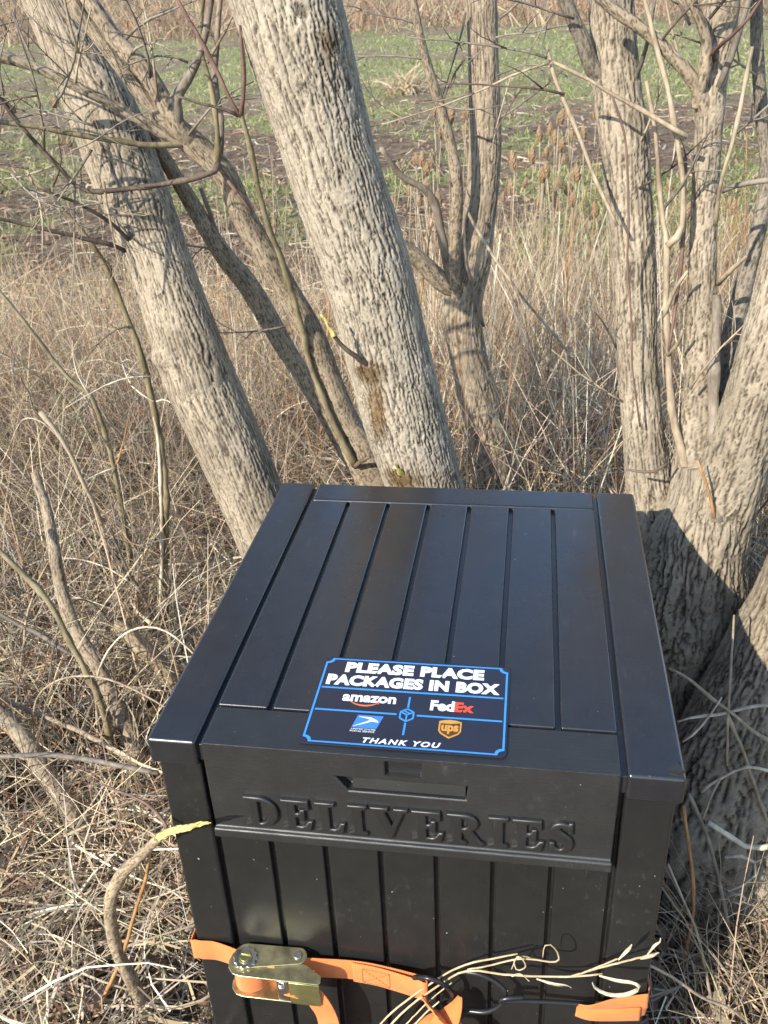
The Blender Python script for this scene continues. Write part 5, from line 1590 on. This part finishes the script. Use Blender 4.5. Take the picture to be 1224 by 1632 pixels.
standing(700, 0.62, 1.15, 0.25, 0.95, {'grey': 4, 'brown': 2, 'tan': 3, 'straw': 3}, (0.12, 0.4), (0.0014, 0.003), 0.8, 2.2)
standing(520, 0.66, 1.2, 0.02, 0.5, {'straw': 3, 'tan': 4, 'grey': 2, 'red': .6}, (0.12, 0.42), (0.0016, 0.0032), 0.5, 1.3)
standing(480, -1.15, -0.16, 0.3, 1.2, {'straw': 4, 'tan': 3, 'pale': 2, 'red': 1}, (0.25, 0.6), (0.002, 0.004), 0.5, 0.9)
growth('standing_dry_grass', 'standing dry grass and thin weeds behind the trees', sets, M_veg)

# dead leaves
def litter(n, x0, x1, y0, y1, s, mix, h=0.05, dens=None):
    x, y = patch(n, x0, x1, y0, y1, dens)
    m = len(x)
    z = gz(x, y) + 0.003 + h * U(0, 1, m) ** 2
    return (ribbons(np.stack([x, y, z], 1), U(0, 2 * np.pi, m), U(-0.1, 0.7, m), U(*s, m), U(s[0] * .5, s[1] * .5, m), U(-1.2, 1.6, m), Nn(size=m) * 0.5, 3, U(-0.9, 0.9, m), 0.3), colours(m, mix))
sets = [litter(5200, -1.3, 1.4, -0.3, 1.5, (0.02, 0.06), {'brown': 4, 'dark': 2, 'grey': 4, 'tan': 2.5}, 0.08),
        litter(4500, -3.0, 2.6, 1.3, 4.5, (0.03, 0.07), {'brown': 4, 'grey': 3, 'tan': 2, 'dark': 2})]
growth('leaf_litter', 'brown dead leaves lying under the straw', sets, M_veg, 'leaf litter')

# green grass of the field
def field_points(n, y0, y1, spread=0.62):
    y = np.exp(U(np.log(y0), np.log(y1), n))
    x = 0.4 - 0.16 * y + U(-1, 1, n) * (spread * y + 1.2)
    return x, y
x, y = field_points(120000, 4.6, 40)
k = U(0, 1, len(x)) < greenness(x, y) * 0.95
x, y = x[k], y[k]
m = len(x)
gc = np.array([(0.16, 0.195, 0.055), (0.28, 0.30, 0.11), (0.38, 0.37, 0.17), (0.45, 0.39, 0.24)])[RNG.choice(4, m, p=[.24, .30, .24, .22])] * (1 + 0.2 * Nn(size=(m, 1)))
R1 = ribbons(np.stack([x, y, gz(x, y)], 1), U(0, 2 * np.pi, m), U(0.6, 1.5, m), U(0.05, 0.13, m), U(0.004, 0.009, m) * (1 + y / 12), U(0.2, 1.3, m), Nn(size=m) * .3, 2, U(-1, 1, m), 0.7)
x, y = patch(260, -1.2, -0.1, 0.2, 1.4)
m2 = len(x)
gc2 = np.tile((0.12, 0.19, 0.05), (m2, 1)) * (1 + 0.2 * Nn(size=(m2, 1)))
R2 = ribbons(np.stack([x, y, gz(x, y)], 1), U(0, 2 * np.pi, m2), U(0.5, 1.5, m2), U(0.04, 0.14, m2), U(0.003, 0.005, m2), U(0.2, 1.3, m2), Nn(size=m2) * .3, 2, U(-1, 1, m2), 0.7)
growth('green_grass', 'short green grass growing in patches on the field', [(R1, np.clip(gc, .01, .8)), (R2, np.clip(gc2, .01, .8))], M_green, 'grass')

# straw, stems and dead leaves strewn on the field
x, y = field_points(26000, 4.6, 34)
k = U(0, 1, len(x)) < (0.30 + 0.5 * (1 - greenness(x, y)))
x, y = x[k], y[k]
m = len(x)
R1 = ribbons(np.stack([x, y, gz(x, y) + 0.01 + 0.05 * U(0, 1, m) ** 2], 1), U(0, 2 * np.pi, m), U(-.1, .35, m), U(0.05, 0.24, m), U(0.004, 0.008, m) * (1 + y / 18), U(0, .8, m), Nn(size=m) * .5, 3, U(-1, 1, m), 0.5)
c1 = colours(m, {'straw': 3, 'pale': 1.2, 'tan': 4, 'brown': 4, 'grey': 3, 'red': 1})
x, y = field_points(9000, 4.8, 14)
m3 = len(x)
R3 = ribbons(np.stack([x, y, gz(x, y) + .01], 1), U(0, 2 * np.pi, m3), U(-.1, .6, m3), U(0.03, 0.08, m3), U(0.015, 0.03, m3), U(-1, 1.4, m3), Nn(size=m3) * .5, 2, U(-.8, .8, m3), 0.3)
growth('field_straw', 'pale straw and brown leaves strewn over the field', [(R1, c1), (R3, colours(m3, {'brown': 4, 'dark': 1, 'tan': 3, 'grey': 2}))], M_veg, 'straw')

# straw tuft out in the field
tp_ = PZ(646, 150, 0.15)
m = 260
b = np.stack([tp_[0] + Nn(size=m) * .13, tp_[1] + Nn(size=m) * .14, np.zeros(m)], 1)
b[:, 2] = gz(b[:, 0], b[:, 1])
V, F, per = ribbons(b, U(0, 2 * np.pi, m), U(0.7, 1.5, m), U(0.25, 0.6, m), U(0.012, 0.022, m), U(0.4, 2.0, m), Nn(size=m) * .3, 4, U(-1, 1, m), 0.6)
o = add('straw_tuft', V, F, M_veg, cols=np.repeat(colours(m, {'straw': 4, 'tan': 3}), per, 0))
tag(o, 'single pale straw tuft out on the green field', 'grass tuft')

# far brush along the top of the field
n = 26000
y = U(35, 75, n)
x = U(-1.0, 0.9, n) * y * 0.75 - 0.12 * y
mix = {'tan': 4, 'grey': 4, 'brown': 3.5, 'straw': 1.2, 'red': 1.2}
R1 = ribbons(np.stack([x, y, gz(x, y)], 1), U(0, 2 * np.pi, n), np.pi / 2 - np.abs(Nn(size=n)) * .5, U(0.5, 1.9, n), U(0.015, 0.05, n), U(0, 1.6, n), Nn(size=n) * .3, 3, U(-1.5, 1.5, n), 0.6)
y2 = U(75, 150, 9000)
x2 = U(-1.0, 0.9, 9000) * y2 * 0.75 - 0.12 * y2
n2 = 9000
R2 = ribbons(np.stack([x2, y2, gz(x2, y2)], 1), U(0, 2 * np.pi, n2), np.pi / 2 - np.abs(Nn(size=n2)) * .25, U(1.5, 5, n2), U(0.08, 0.2, n2), U(0, .6, n2), Nn(size=n2) * .3, 3, U(-1.5, 1.5, n2), 0.6)
growth('far_brush', 'hazy band of tan brush along the far edge of the field', [(R1, colours(n, mix)), (R2, colours(n2, {'grey': 4, 'brown': 2, 'tan': 2}))], M_veg, 'brush')
